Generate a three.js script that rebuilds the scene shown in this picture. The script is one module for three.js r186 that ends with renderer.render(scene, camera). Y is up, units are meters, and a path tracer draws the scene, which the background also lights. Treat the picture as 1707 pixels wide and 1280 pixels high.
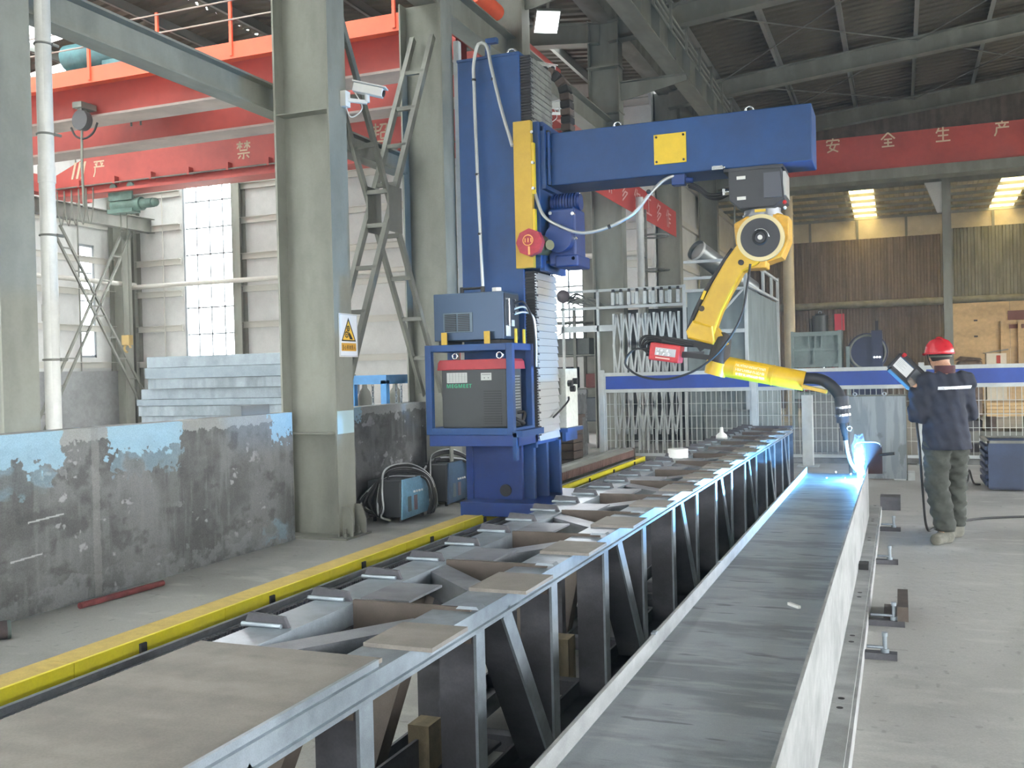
import * as THREE from 'three';
import { mergeGeometries } from 'three/addons/utils/BufferGeometryUtils.js';
import { RoundedBoxGeometry } from 'three/addons/geometries/RoundedBoxGeometry.js';
import { RectAreaLightUniformsLib } from 'three/addons/lights/RectAreaLightUniformsLib.js';
import { MarchingCubes } from 'three/addons/objects/MarchingCubes.js';

// ---------------------------------------------------------------- camera, sky, exposure
// World: x to the right, y up, the welding line runs away from the camera along -z.  "d" below is depth = -z, in metres.
const scene = new THREE.Scene();
const camera = new THREE.PerspectiveCamera(42.634, 1707 / 1280, 0.05, 200);
{
  const right = new THREE.Vector3(0.930039, -0.023992, -0.366676), up = new THREE.Vector3(0.018408, 0.999655, -0.018717), back = new THREE.Vector3(0.366999, 0.010657, 0.930160);
  const m = new THREE.Matrix4().makeBasis(right, up, back);
  camera.quaternion.setFromRotationMatrix(m);
  camera.position.set(0, 1.54, 0);
  camera.updateMatrixWorld();
}
scene.background = new THREE.Color().setRGB(0.93, 0.965, 1.0);
scene.backgroundIntensity = 24;
scene.fog = new THREE.FogExp2(new THREE.Color().setRGB(1.0, 0.99, 0.97), 0.0025);
const renderer = new THREE.WebGLRenderer();
renderer.toneMapping = THREE.LinearToneMapping;
renderer.toneMappingExposure = 0.92;
renderer.shadowMap.enabled = true;
RectAreaLightUniformsLib.init();

// ---------------------------------------------------------------- helpers
let seed = 7;
const rnd = () => { seed = (seed * 1664525 + 1013904223) >>> 0; return seed / 4294967296; };
const rr = (a, b) => a + (b - a) * rnd();
const V = (x, y, d) => new THREE.Vector3(x, y, -d);
const used = new Map();
function numbered(n) { const k = used.get(n) ?? 0; used.set(n, k + 1); return k ? n + '_' + String(k).padStart(3, '0') : n; }

// every geometry gets position, normal and uv in metres (projected along the main axis of its normal)
function fin(g) {
  if (g.index) g = g.toNonIndexed();
  if (!g.attributes.normal) g.computeVertexNormals();
  const keep = g.userData.keepUv && g.attributes.uv;
  for (const k of Object.keys(g.attributes)) if (!['position', 'normal', 'uv'].includes(k)) g.deleteAttribute(k);
  if (!keep) {
    const p = g.attributes.position, uv = new Float32Array(p.count * 2);
    const a = new THREE.Vector3(), b = new THREE.Vector3(), c = new THREE.Vector3();
    for (let i = 0; i < p.count; i += 3) {
      a.fromBufferAttribute(p, i); b.fromBufferAttribute(p, i + 1); c.fromBufferAttribute(p, i + 2);
      const n = b.clone().sub(a).cross(c.clone().sub(a)), ax = Math.abs(n.x), ay = Math.abs(n.y), az = Math.abs(n.z);
      [a, b, c].forEach((q, j) => {
        const [u, v] = ax >= ay && ax >= az ? [q.z, q.y] : ay >= az ? [q.x, q.z] : [q.x, q.y];
        uv[(i + j) * 2] = u; uv[(i + j) * 2 + 1] = v;
      });
    }
    g.setAttribute('uv', new THREE.BufferAttribute(uv, 2));
  }
  return g;
}
const box = (x0, x1, y0, y1, d0, d1) => { const g = new THREE.BoxGeometry(Math.abs(x1 - x0), Math.abs(y1 - y0), Math.abs(d1 - d0)); g.translate((x0 + x1) / 2, (y0 + y1) / 2, -(d0 + d1) / 2); return g; };
const rbox = (x0, x1, y0, y1, d0, d1, r = 0.01, s = 2) => { const w = Math.abs(x1 - x0), h = Math.abs(y1 - y0), l = Math.abs(d1 - d0); const g = new RoundedBoxGeometry(w, h, l, s, Math.min(r, w / 2.01, h / 2.01, l / 2.01)); g.translate((x0 + x1) / 2, (y0 + y1) / 2, -(d0 + d1) / 2); return g; };
// box swept from p to q: w across (sideways), h along the "up" hint
function bar(p, q, w, h, up = new THREE.Vector3(0, 1, 0), r = 0) {
  const L = p.distanceTo(q), y = q.clone().sub(p).normalize();
  let z = up.clone().sub(y.clone().multiplyScalar(up.dot(y)));
  if (z.lengthSq() < 1e-6) z = new THREE.Vector3(1, 0, 0).sub(y.clone().multiplyScalar(y.x));
  z.normalize();
  const x = y.clone().cross(z);
  const g = r ? new RoundedBoxGeometry(w, L, h, 2, r) : new THREE.BoxGeometry(w, L, h);
  g.applyMatrix4(new THREE.Matrix4().makeBasis(x, y, z).setPosition(p.clone().add(q).multiplyScalar(0.5)));
  return g;
}
function cyl(p, q, r0, r1 = r0, seg = 20, open = false) {
  const L = p.distanceTo(q), g = new THREE.CylinderGeometry(r1, r0, L, seg, 1, open);
  g.applyQuaternion(new THREE.Quaternion().setFromUnitVectors(new THREE.Vector3(0, 1, 0), q.clone().sub(p).normalize()));
  const c = p.clone().add(q).multiplyScalar(0.5); g.translate(c.x, c.y, c.z); return g;
}
const tube = (pts, r, seg = 0, rad = 8, closed = false) => new THREE.TubeGeometry(new THREE.CatmullRomCurve3(pts, closed, 'centripetal'), seg || Math.max(8, pts.length * 6), r, rad, closed);
const ball = (c, r, sx = 1, sy = 1, sz = 1, n = 16) => { const g = new THREE.SphereGeometry(r, n, Math.round(n * 0.7)); g.scale(sx, sy, sz); g.translate(c.x, c.y, c.z); return g; };
const torus = (c, R, r, axis = 'z', seg = 24, arc = Math.PI * 2) => { const g = new THREE.TorusGeometry(R, r, 8, seg, arc); if (axis === 'x') g.rotateY(Math.PI / 2); if (axis === 'y') g.rotateX(Math.PI / 2); g.translate(c.x, c.y, c.z); return g; };
// polygon given in a plane, extruded: plane 'xy' (extruded along depth d0..d1), 'dy' (along x), 'xd' (along y)
function prism(plane, pts, a, b, bevel = 0) {
  const s = new THREE.Shape(pts.map(([u, v]) => new THREE.Vector2(u, v)));
  const g = new THREE.ExtrudeGeometry(s, { depth: b - a - 2 * bevel, bevelEnabled: bevel > 0, bevelThickness: bevel, bevelSize: bevel, bevelOffset: -bevel, bevelSegments: 2, curveSegments: 10 });
  g.translate(0, 0, a + bevel);
  const m = new THREE.Matrix4();
  if (plane === 'xy') m.set(1, 0, 0, 0, 0, 1, 0, 0, 0, 0, -1, 0, 0, 0, 0, 1);
  if (plane === 'dy') m.set(0, 0, 1, 0, 0, 1, 0, 0, -1, 0, 0, 0, 0, 0, 0, 1);
  if (plane === 'xd') m.set(1, 0, 0, 0, 0, 0, 1, 0, 0, -1, 0, 0, 0, 0, 0, 1);
  g.applyMatrix4(m);
  if (m.determinant() < 0) { const p = g.index ? g.toNonIndexed() : g; flip(p); p.computeVertexNormals(); return p; }
  return g;
}
function flip(g) { for (const k of Object.keys(g.attributes)) { const a = g.attributes[k], n = a.itemSize; for (let i = 0; i < a.count; i += 3) for (let c = 0; c < n; c++) { const t = a.array[(i + 1) * n + c]; a.array[(i + 1) * n + c] = a.array[(i + 2) * n + c]; a.array[(i + 2) * n + c] = t; } } }
const lathe = (pts, seg = 28) => new THREE.LatheGeometry(pts.map(([r, y]) => new THREE.Vector2(r, y)), seg);

const B0 = new THREE.Vector3();
function mesh(name, geos, mat, base = B0) {
  const list = (Array.isArray(geos) ? geos : [geos]).map(fin);
  const g = list.length > 1 ? mergeGeometries(list) : list[0];
  g.translate(-base.x, -base.y, -base.z);
  const m = new THREE.Mesh(g, mat); m.name = name; m.castShadow = m.receiveShadow = true;
  return m;
}
class Thing {           // a Group at the thing's base whose children are its parts; geometry is given in world metres
  constructor(name, label, category, b, group) {
    this.o = new THREE.Group(); this.o.name = numbered(name); this.b = V(...b); this.o.position.copy(this.b);
    this.o.userData = { label, category }; if (group) this.o.userData.group = group;
    scene.add(this.o);
  }
  part(name, geos, mat, parent = this.o, kind) { const m = mesh(name, geos, mat, this.b); parent.add(m); if (kind) m.userData.kind = kind; return m; }
}
function solo(name, label, category, b, geos, mat, group) {   // a thing that is one mesh
  const p = V(...b), m = mesh(numbered(name), geos, mat, p); m.position.copy(p); m.userData = { label, category }; if (group) m.userData.group = group; scene.add(m); return m;
}
function struct(name, geos, mat) { const m = mesh(numbered(name), geos, mat); m.userData.kind = 'structure'; scene.add(m); return m; }
function structPart(parent, name, geos, mat) { const m = mesh(name, geos, mat); parent.add(m); return m; }

// ---------------------------------------------------------------- textures
const P2 = 1 / 4294967296;
const hash = (x, y, s) => { let h = (x * 374761393 + y * 668265263 + s * 1442695041) | 0; h = Math.imul(h ^ (h >>> 13), 1274126177); h ^= h >>> 16; return (h >>> 0) * P2; };
function vnoise(u, v, px, py, s) {   // tiling value noise, periods px, py
  const x = u * px, y = v * py, xi = Math.floor(x), yi = Math.floor(y), fx = x - xi, fy = y - yi, sx = fx * fx * (3 - 2 * fx), sy = fy * fy * (3 - 2 * fy);
  const w = (i, n) => ((i % n) + n) % n, x0 = w(xi, px), x1 = w(xi + 1, px), y0 = w(yi, py), y1 = w(yi + 1, py);
  const a = hash(x0, y0, s), b = hash(x1, y0, s), c = hash(x0, y1, s), d = hash(x1, y1, s);
  return a + (b - a) * sx + (c - a) * sy + (a - b - c + d) * sx * sy;
}
const fbm = (u, v, px, py, s, oct = 4) => { let t = 0, a = 0.5, n = 0; for (let i = 0; i < oct; i++) { t += a * vnoise(u, v, px << i, py << i, s + i); n += a; a *= 0.55; } return t / n; };
const mixc = (a, b, t) => [a[0] + (b[0] - a[0]) * t, a[1] + (b[1] - a[1]) * t, a[2] + (b[2] - a[2]) * t];
const ss = (a, b, x) => { const t = Math.min(1, Math.max(0, (x - a) / (b - a))); return t * t * (3 - 2 * t); };
function tex(w, h, f, mx, my, srgb = true) {   // f(u, v) -> [r, g, b] 0..255 sRGB or a number 0..1; the tile covers mx by my metres
  const d = new Uint8Array(w * h * 4);
  for (let j = 0; j < h; j++) for (let i = 0; i < w; i++) {
    let c = f(i / w, j / h); if (typeof c === 'number') c = [c * 255, c * 255, c * 255];
    const k = (j * w + i) * 4; d[k] = Math.max(0, Math.min(255, c[0])); d[k + 1] = Math.max(0, Math.min(255, c[1])); d[k + 2] = Math.max(0, Math.min(255, c[2])); d[k + 3] = 255;
  }
  const t = new THREE.DataTexture(d, w, h); t.wrapS = t.wrapT = THREE.RepeatWrapping; t.magFilter = THREE.LinearFilter; t.minFilter = THREE.LinearMipmapLinearFilter; t.generateMipmaps = true;
  if (srgb) t.colorSpace = THREE.SRGBColorSpace; t.repeat.set(1 / mx, 1 / my); t.needsUpdate = true; return t;
}
const hex = (h) => [(h >> 16) & 255, (h >> 8) & 255, h & 255];
const std = (o) => new THREE.MeshStandardMaterial({ side: THREE.DoubleSide, ...o });
// mottled coat between two tones of one colour; alike patterns share one neutral texture that the colour tints
const coats = new Map();
function mottled(c0, c1, { m = 2, n = 4, px = n, py = n, grain = 14, s = 1, rough = 0.8, metal = 0, size = 256, lo = 0.3, hi = 0.7, bump = 0 } = {}) {
  const a = hex(c0), b = hex(c1), sum = (c) => c[0] + c[1] + c[2];
  const light = sum(a) >= sum(b) ? a : b, ratio = Math.round(Math.min(sum(a), sum(b)) / sum(light) / 0.06) * 0.06, q = [2, 3, 5, 8, 12, 16, 24], near = (v) => q.reduce((p, c) => Math.abs(c - v) < Math.abs(p - v) ? c : p);
  const PX = near(px), PY = near(py), G = grain > 9 ? 18 : 8, inv = sum(a) < sum(b), key = [PX, PY, G, ratio.toFixed(2), inv, size > 256 ? 512 : 256].join();
  if (!coats.has(key)) { const S = size > 256 ? 512 : 256, k = coats.size * 17 + 3; coats.set(key, tex(S, S, (u, v) => { let t = ss(lo, hi, fbm(u, v, PX, PY, k, 5)); if (inv) t = 1 - t; const g = ((hash(Math.floor(u * S), Math.floor(v * S), k + 9) - 0.5) + (fbm(u, v, 32, 32, k + 20, 2) - 0.5) * 1.5) * G; const e = 238 * (1 + (ratio - 1) * t) + g; return [e, e, e]; }, 1, 1)); }
  const map = coats.get(key).clone(); map.repeat.set(1 / m, 1 / m); map.needsUpdate = true;
  const o = { map, color: new THREE.Color(Math.min(1, light[0] / 238), Math.min(1, light[1] / 238), Math.min(1, light[2] / 238)).convertSRGBToLinear(), roughness: rough, metalness: metal };
  if (bump) { M_bump ??= tex(256, 256, (u, v) => fbm(u, v, 16, 16, 40, 4), 1, 1, false); const c = M_bump.clone(); c.repeat.set(1 / m, 1 / m); c.needsUpdate = true; o.bumpMap = c; o.bumpScale = bump; }
  return std(o);
}
let M_bump = null;
const plain = (c, rough = 0.6, metal = 0, o = {}) => std({ color: c, roughness: rough, metalness: metal, ...o });
function canvas(w, h, draw) { const c = document.createElement('canvas'); c.width = w; c.height = h; const x = c.getContext('2d'); draw(x, w, h); const t = new THREE.CanvasTexture(c); t.colorSpace = THREE.SRGBColorSpace; t.magFilter = THREE.LinearFilter; return t; }
// flat printed sheet: quad with 0..1 uv. o = centre, u = half width vector, v = half height vector
function quad(o, u, v) {
  const g = new THREE.BufferGeometry(), P = [[-1, -1], [1, -1], [1, 1], [-1, -1], [1, 1], [-1, 1]], a = [], t = [];
  for (const [i, j] of P) { const p = o.clone().addScaledVector(u, i).addScaledVector(v, j); a.push(p.x, p.y, p.z); t.push((i + 1) / 2, (j + 1) / 2); }
  g.setAttribute('position', new THREE.Float32BufferAttribute(a, 3)); g.setAttribute('uv', new THREE.Float32BufferAttribute(t, 2)); g.computeVertexNormals(); g.userData.keepUv = true; return g;
}

// ---------------------------------------------------------------- materials
const M = {};
M.floor = (() => {
  const S = 1024, a = [172, 171, 166], b = [150, 149, 144], c = [188, 187, 181];
  const f = (u, v) => { const t = fbm(u, v, 5, 5, 3, 6), k = fbm(u, v, 14, 40, 31, 4), g = (hash((u * S) | 0, (v * S) | 0, 5) - 0.5) * 12; let q = mixc(a, b, ss(0.42, 0.75, t)); q = mixc(q, c, ss(0.55, 0.8, k) * 0.6); const sp = ss(0.9, 0.93, vnoise(u, v, 130, 130, 77)) * 16; return [q[0] + g - sp, q[1] + g - sp, q[2] + g - sp]; };
  return std({ map: tex(S, S, f, 6, 6), roughnessMap: tex(256, 256, (u, v) => 0.5 + 0.45 * fbm(u, v, 6, 6, 61, 5), 6, 6, false), roughness: 1, bumpMap: tex(256, 256, (u, v) => fbm(u, v, 40, 40, 63, 3), 2, 2, false), bumpScale: 0.003 });
})();
M.yard = mottled(0x8a867c, 0x7a766d, { m: 6, n: 5, s: 11, rough: 0.95 });
M.concreteDark = mottled(0x7c7d7b, 0x9a9b98, { m: 3, n: 6, s: 12, rough: 0.95, bump: 0.004, size: 512 });
M.column = mottled(0x75766d, 0x86877d, { m: 3, px: 14, py: 3, s: 14, grain: 8, rough: 0.62 });
M.steelGrey = mottled(0x66685f, 0x7a7b72, { m: 2, px: 10, py: 3, s: 16, grain: 8, rough: 0.6 });
M.panelWhite = mottled(0xd6d7d4, 0xc6c8c7, { m: 6, n: 5, s: 17, grain: 6, rough: 0.75 });
M.panelCream = mottled(0xd8ccb2, 0xc9bb9d, { m: 6, n: 5, s: 18, grain: 6, rough: 0.75 });
M.girt = plain(0xcfcdc4, 0.6);
M.roofSheet = mottled(0x645d4e, 0x574f43, { m: 4, n: 6, s: 19, grain: 6, rough: 0.7 });
M.brownSheet = mottled(0x645a52, 0x746960, { m: 3, px: 24, py: 3, s: 21, grain: 14, rough: 0.85 });
M.dado = mottled(0x8d8f8f, 0x7d7f80, { m: 3, n: 5, s: 22, rough: 0.95, bump: 0.003 });
M.glass = new THREE.MeshPhysicalMaterial({ color: 0xffffff, transmission: 1, roughness: 0.0, thickness: 0, ior: 1.45, side: THREE.DoubleSide });
M.frp = new THREE.MeshPhysicalMaterial({ color: 0xe6e8e4, transmission: 0.75, roughness: 0.9, thickness: 0, side: THREE.DoubleSide });
M.frpYellow = new THREE.MeshPhysicalMaterial({ color: 0xf0d48c, transmission: 0.75, roughness: 0.9, thickness: 0, side: THREE.DoubleSide });
M.windowFrame = plain(0x9aa0a4, 0.5, 0.3);
M.black = plain(0x17181a, 0.6);
M.white = plain(0xe4e4df, 0.5);

// ---------------------------------------------------------------- structure
// trapezoid-ribbed sheet: start point, rib direction vector (full length), run direction (unit), run length, rib pitch, rib height along n
function ribbed(o, rib, run, length, pitch, h, n) {
  const prof = [[0, 0], [0.45, 0], [0.55, 1], [0.9, 1], [1, 0]], pts = [];
  const N = Math.round(length / pitch), P = length / N;
  for (let k = 0; k < N; k++) for (const [a, b] of prof.slice(0, 4)) pts.push([(k + a) * P, b * h]);
  pts.push([length, 0]);
  const pos = [], q = (i, e) => o.clone().addScaledVector(run, pts[i][0]).addScaledVector(n, pts[i][1]).addScaledVector(rib, e);
  for (let i = 0; i + 1 < pts.length; i++) { const a = q(i, 0), b = q(i + 1, 0), c = q(i + 1, 1), d = q(i, 1); for (const t of [a, b, c, a, c, d]) pos.push(t.x, t.y, t.z); }
  const g = new THREE.BufferGeometry(); g.setAttribute('position', new THREE.Float32BufferAttribute(pos, 3)); g.computeVertexNormals(); return g;
}
// wall slab with rectangular openings. along: 'x' (wall at depth d) or 'd' (wall at x)
function slab(along, at, thick, a0, a1, y0, y1, holes = []) {
  const out = [], put = (p, q, r, s) => { if (q - p > 1e-4 && s - r > 1e-4) out.push(along === 'x' ? box(p, q, r, s, at, at + thick) : box(at, at + thick, r, s, p, q)); };
  const hs = [...holes].sort((m, n) => m[0] - n[0]); let p = a0;
  for (const [h0, h1, v0, v1] of hs) { put(p, h0, y0, y1); put(h0, h1, y0, v0); put(h0, h1, v1, y1); p = h1; }
  put(p, a1, y0, y1); return out;
}
function windowFrame(n, along, at, h, cols, rows, t = 0.07) {   // frame with bars and glass; at = plane
  const [a0, a1, y0, y1] = h, out = [], B = (p, q, r, s, d = 0.05) => out.push(along === 'x' ? box(p, q, r, s, at - d / 2, at + d / 2) : box(at - d / 2, at + d / 2, r, s, p, q));
  B(a0, a1, y0, y0 + t, 0.12); B(a0, a1, y1 - t, y1, 0.12); B(a0, a0 + t, y0, y1, 0.12); B(a1 - t, a1, y0, y1, 0.12);
  const w = struct('window_' + n, out, M.windowFrame);
  const bars = [];
  for (let i = 1; i < cols; i++) { const c = a0 + (a1 - a0) * i / cols; bars.push(along === 'x' ? box(c - 0.02, c + 0.02, y0, y1, at - 0.025, at + 0.025) : box(at - 0.025, at + 0.025, y0, y1, c - 0.02, c + 0.02)); }
  for (let i = 1; i < rows; i++) { const c = y0 + (y1 - y0) * i / rows; bars.push(along === 'x' ? box(a0, a1, c - 0.02, c + 0.02, at - 0.025, at + 0.025) : box(at - 0.025, at + 0.025, c - 0.02, c + 0.02, a0, a1)); }
  for (const b of bars) structPart(w, 'glazing_bar', b, M.windowFrame);
  if (cols * rows <= 60) for (let i = 0; i < cols; i++) for (let j = 0; j < rows; j++) {
    const p = a0 + (a1 - a0) * i / cols, q = a0 + (a1 - a0) * (i + 1) / cols, r = y0 + (y1 - y0) * j / rows, s = y0 + (y1 - y0) * (j + 1) / rows;
    structPart(w, 'pane', along === 'x' ? quad(V((p + q) / 2, (r + s) / 2, at), V((q - p) / 2, 0, 0), V(0, (s - r) / 2, 0)) : quad(V(at, (r + s) / 2, (p + q) / 2), V(0, 0, (q - p) / 2), V(0, (s - r) / 2, 0)), M.glass);
  }
  return w;
}
struct('ground_outside', box(-90, 90, -0.6, -0.22, -90, 110), M.yard);
struct('floor', box(-22.2, 13.2, -0.2, 0, -12, 38.2), M.floor);

// left bay: side wall x = -22, end wall d = 24
const winL = [[21.9, 22.5, 2.3, 5.6], [12, 14, 2.2, 7.2], [4, 6, 2.2, 7.2], [-4, -2, 2.2, 7.2]];
const wallL = struct('wall_left', slab('d', -22.15, 0.15, -12, 24, 0, 8.6, winL), M.panelWhite);
structPart(wallL, 'dado', box(-22, -21.88, 0, 1.9, -12, 24), M.dado);
winL.forEach((h, i) => windowFrame(i + 1, 'd', -22.08, h, i ? 4 : 1, i ? 6 : 4));
const winE = [[-20.0, -18.1, 2.15, 7.7], [-9.2, -7.42, 2.15, 7.7]];
const wallE = struct('wall_end', slab('x', 24, 0.15, -22.15, -5.6, 0, 8.8, winE), M.panelWhite);
structPart(wallE, 'gable', prism('xy', [[-22.15, 8.8], [-5.6, 8.8], [-5.6, 8.85], [-13.6, 9.6], [-22.15, 8.85]], 24, 24.15), M.panelWhite);
winE.forEach((h, i) => windowFrame(i + 5, 'x', 24.07, h, 4, 7));
structPart(wallE, 'pier', box(-7.38, -6.75, 0, 8.4, 23.7, 24), M.steelGrey);
for (const x of [-21.75, -17.85, -11.9]) structPart(wallE, 'wall_post', [box(x - 0.14, x + 0.14, 0, 8.5, 23.68, 23.7), box(x - 0.14, x + 0.14, 0, 8.5, 23.96, 23.98), box(x - 0.01, x + 0.01, 0, 8.5, 23.7, 23.96)], M.column);
for (const y of [2.08, 3.15, 4.2, 5.15, 6.2, 7.2, 8.2]) {
  for (const [p, q] of [[-22, -20.05], [-18.05, -9.25], [-7.37, -5.65]]) structPart(wallE, 'girt', [box(p, q, y - 0.09, y + 0.09, 23.94, 23.96), box(p, q, y + 0.075, y + 0.09, 23.86, 23.96), box(p, q, y - 0.09, y - 0.075, 23.92, 24)], M.girt);
  structPart(wallL, 'girt', [box(-21.97, -21.95, y - 0.09, y + 0.09, 2, 24), box(-21.97, -21.87, y + 0.075, y + 0.09, 2, 24)], M.girt);
}
structPart(wallE, 'sag_rod', [cyl(V(-20.7, 2.1, 23.92), V(-20.7, 8.3, 23.92), 0.016, 0.016, 8)], M.girt);
structPart(wallE, 'tie_pipe', cyl(V(-22, 4.42, 23.6), V(-5.7, 4.42, 23.6), 0.07, 0.07, 12), M.girt);
structPart(wallL, 'tie_pipe', cyl(V(-21.6, 4.5, 8), V(-21.6, 4.5, 23.7), 0.07, 0.07, 12), M.girt);
structPart(wallL, 'sag_rod', cyl(V(-21.9, 1.9, 21.8), V(-21.9, 8.3, 21.8), 0.02, 0.02, 8), M.column);
for (const d of [23.2, 17.8, 12.4, 7]) structPart(wallL, 'wall_post', [box(-21.95, -21.93, 0, 8.4, d - 0.18, d + 0.18), box(-21.45, -21.43, 0, 8.4, d - 0.18, d + 0.18), box(-21.93, -21.45, 0, 8.4, d - 0.01, d + 0.01)], M.column);
structPart(wallE, 'notice_board', [box(-11.35, -10.85, 1.65, 2.45, 23.9, 23.93)], M.panelCream);
// wall beyond the left bay's end, along the column line
const wallP = struct('wall_partition', [box(-5.75, -5.6, 0, 9, 24.15, 38.2)], M.panelWhite);
for (const y of [2, 3.2, 4.4, 5.6, 6.8, 8]) structPart(wallP, 'girt', box(-5.6, -5.52, y - 0.08, y + 0.08, 24.4, 38), M.girt);

// right bay: side wall with a long window band, back wall with an open gateway, annex behind d = 30
const winR = []; for (let k = 0; k < 7; k++) winR.push([-9.6 + k * 5.3, -5.2 + k * 5.3, (k % 3 === 1 ? 0 : 0.8), 5.1]);
const wallR = struct('wall_right', slab('d', 13, 0.2, -12, 38.2, 0, 9, winR), M.panelWhite);
winR.forEach((h, i) => { if (i % 3 !== 1) windowFrame(i + 7, 'd', 13.1, h, 4, 4); });
struct('wall_back', slab('x', -12.2, 0.2, -22.15, 13.2, 0, 9.7, [[-2.5, 5, 0, 4.8], [-17, -11, 0, 5]]), M.panelWhite);
const wallG = struct('wall_gable', [...slab('x', 30, 0.12, -5.6, 13, 6.75, 9.9)], M.brownSheet);
structPart(wallG, 'eaves_beam', box(-5.6, 13, 6.55, 6.85, 29.85, 30), M.column);
const wallA = struct('wall_annex', slab('x', 38, 0.2, -5.6, 13.2, 0, 7.0), M.panelCream);
structPart(wallA, 'ribbed_sheet', ribbed(V(-5.6, 0, 37.9), V(0, 6.1, 0), V(1, 0, 0), 7.0, 0.22, 0.035, V(0, 0, -1)), M.brownSheet);
structPart(wallA, 'ribbed_sheet', ribbed(V(1.5, 2.0, 37.8), V(0, 4.25, 0), V(1, 0, 0), 9, 0.22, 0.035, V(0, 0, -1)), M.steelGrey);
for (const x of [-3.0, -1.35, 0.3, 3.1, 4.7]) structPart(wallA, 'panel_joint', box(x - 0.04, x + 0.04, 6.1, 7, 37.94, 38), M.column);
structPart(wallA, 'rail_pipe', cyl(V(-5.5, 3.72, 37.6), V(12, 3.72, 37.6), 0.13, 0.13, 12), M.steelGrey);

// roofs
const roofY = (x) => x > -5.3 ? (x < 4.5 ? 8.62 + (x + 5.3) * 0.09 : 8.62 + 9.8 * 0.09 - (x - 4.5) * 0.09) : (x > -13.6 ? 8.62 + (-5.3 - x) * 0.1 : 8.62 + 0.83 - (-13.6 - x) * 0.1);
const roof = struct('ceiling', [box(-5.5, -5.1, 8.4, 8.7, -12, 38)], M.steelGrey);
for (const [a, b] of [[-5.3, 4.5], [4.5, 13.2]]) structPart(roof, 'roof_sheet', ribbed(V(a, roofY(a), -12.2), V(b - a, roofY(b) - roofY(a), 0), V(0, 0, 1), 42.4, 0.3, 0.045, V(0, 1, 0)), M.roofSheet);
// the left bay's roof has translucent strips between the metal sheets
const stripsOf = { right: [-10.6, -8, -5.3, -2.6, 0.1, 2.8, 5.4, 8.1, 10.6, 19.4], left: [-10.6, -8, -5.3, -2.6, 0.1, 2.8, 5.4, 8.1, 10.6, 13.0, 15.3, 17.6, 19.9, 22.2] };
for (const [a, b, side] of [[-13.6, -5.3, 'right'], [-22.2, -13.6, 'left']]) {
  let d = -12.2;
  for (const s of [...stripsOf[side], 99]) {
    const e = Math.min(s, 24.2);
    structPart(roof, 'roof_sheet', ribbed(V(a, roofY(a), d), V(b - a, roofY(b) - roofY(a), 0), V(0, 0, 1), e - d, 0.3, 0.045, V(0, 1, 0)), M.roofSheet);
    if (s < 24) {
      const piece = (p, q, mat, name) => structPart(roof, name, ribbed(V(p, roofY(p), s), V(q - p, roofY(q) - roofY(p), 0), V(0, 0, 1), 1.3, 0.3, 0.045, V(0, 1, 0)), mat);
      if (s < 12) piece(a, b, M.frp, 'skylight');
      else if (side === 'left') { piece(-22.2, -16.6, M.frp, 'skylight'); piece(-16.6, b, M.roofSheet, 'roof_sheet'); }
      else { piece(a, -7.6, M.roofSheet, 'roof_sheet'); piece(-7.6, -6.2, M.frp, 'skylight'); piece(-6.2, b, M.roofSheet, 'roof_sheet'); }
      d = s + 1.3;
    }
  }
}
// purlins along the bays and rafters across them
M.purlin = plain(0x8f918c, 0.45, 0.4);
for (const x of [-20.6, -19.1, -17.6, -16.1, -14.6, -12.9, -11.4, -9.9, -8.4, -6.9]) structPart(roof, 'purlin', [box(x - 0.01, x + 0.01, roofY(x) - 0.2, roofY(x) - 0.005, -12, 24), box(x - 0.07, x + 0.01, roofY(x) - 0.2, roofY(x) - 0.188, -12, 24)], M.purlin);
for (let x = -4.0; x < 12.8; x += 1.5) structPart(roof, 'purlin', [box(x - 0.01, x + 0.01, roofY(x) - 0.22, roofY(x) - 0.005, -12, 38), box(x - 0.08, x + 0.01, roofY(x) - 0.22, roofY(x) - 0.205, -12, 38)], M.purlin);
function rafter(d, a, b, mat, dep = 0.42) {
  const f = (x, o) => [x, roofY(x) - 0.22 - o];
  const slope = (roofY(b) - roofY(a)) / (b - a);
  structPart(roof, 'rafter', [prism('xy', [f(a, dep), f(b, dep), f(b, 0), f(a, 0)], d - 0.01, d + 0.01), prism('xy', [f(a, dep), f(b, dep), f(b, dep - 0.02), f(a, dep - 0.02)], d - 0.14, d + 0.14), prism('xy', [f(a, 0.02), f(b, 0.02), f(b, 0), f(a, 0)], d - 0.14, d + 0.14)], mat);
}
for (const d of [-8, -2.4, 2.95, 8.25, 13.55, 18.85, 24.2, 29.5]) {
  rafter(d, -5.2, 4.5, M.column); rafter(d, 4.5, 13, M.column);
  if (d < 24) { rafter(d, -13.6, -5.4, M.column); rafter(d, -22, -13.6, M.column); }
}
// roof bracing rods in the right bay
for (const [d0, d1] of [[13.55, 18.85], [18.85, 24.2], [24.2, 29.5]]) for (const [x0, x1] of [[-4, 0.5], [0.5, 4.5]]) {
  structPart(roof, 'brace_rod', [cyl(V(x0, roofY(x0) - 0.3, d0), V(x1, roofY(x1) - 0.3, d1), 0.016, 0.016, 6), cyl(V(x1, roofY(x1) - 0.3, d0), V(x0, roofY(x0) - 0.3, d1), 0.016, 0.016, 6)], M.column);
}
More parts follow.
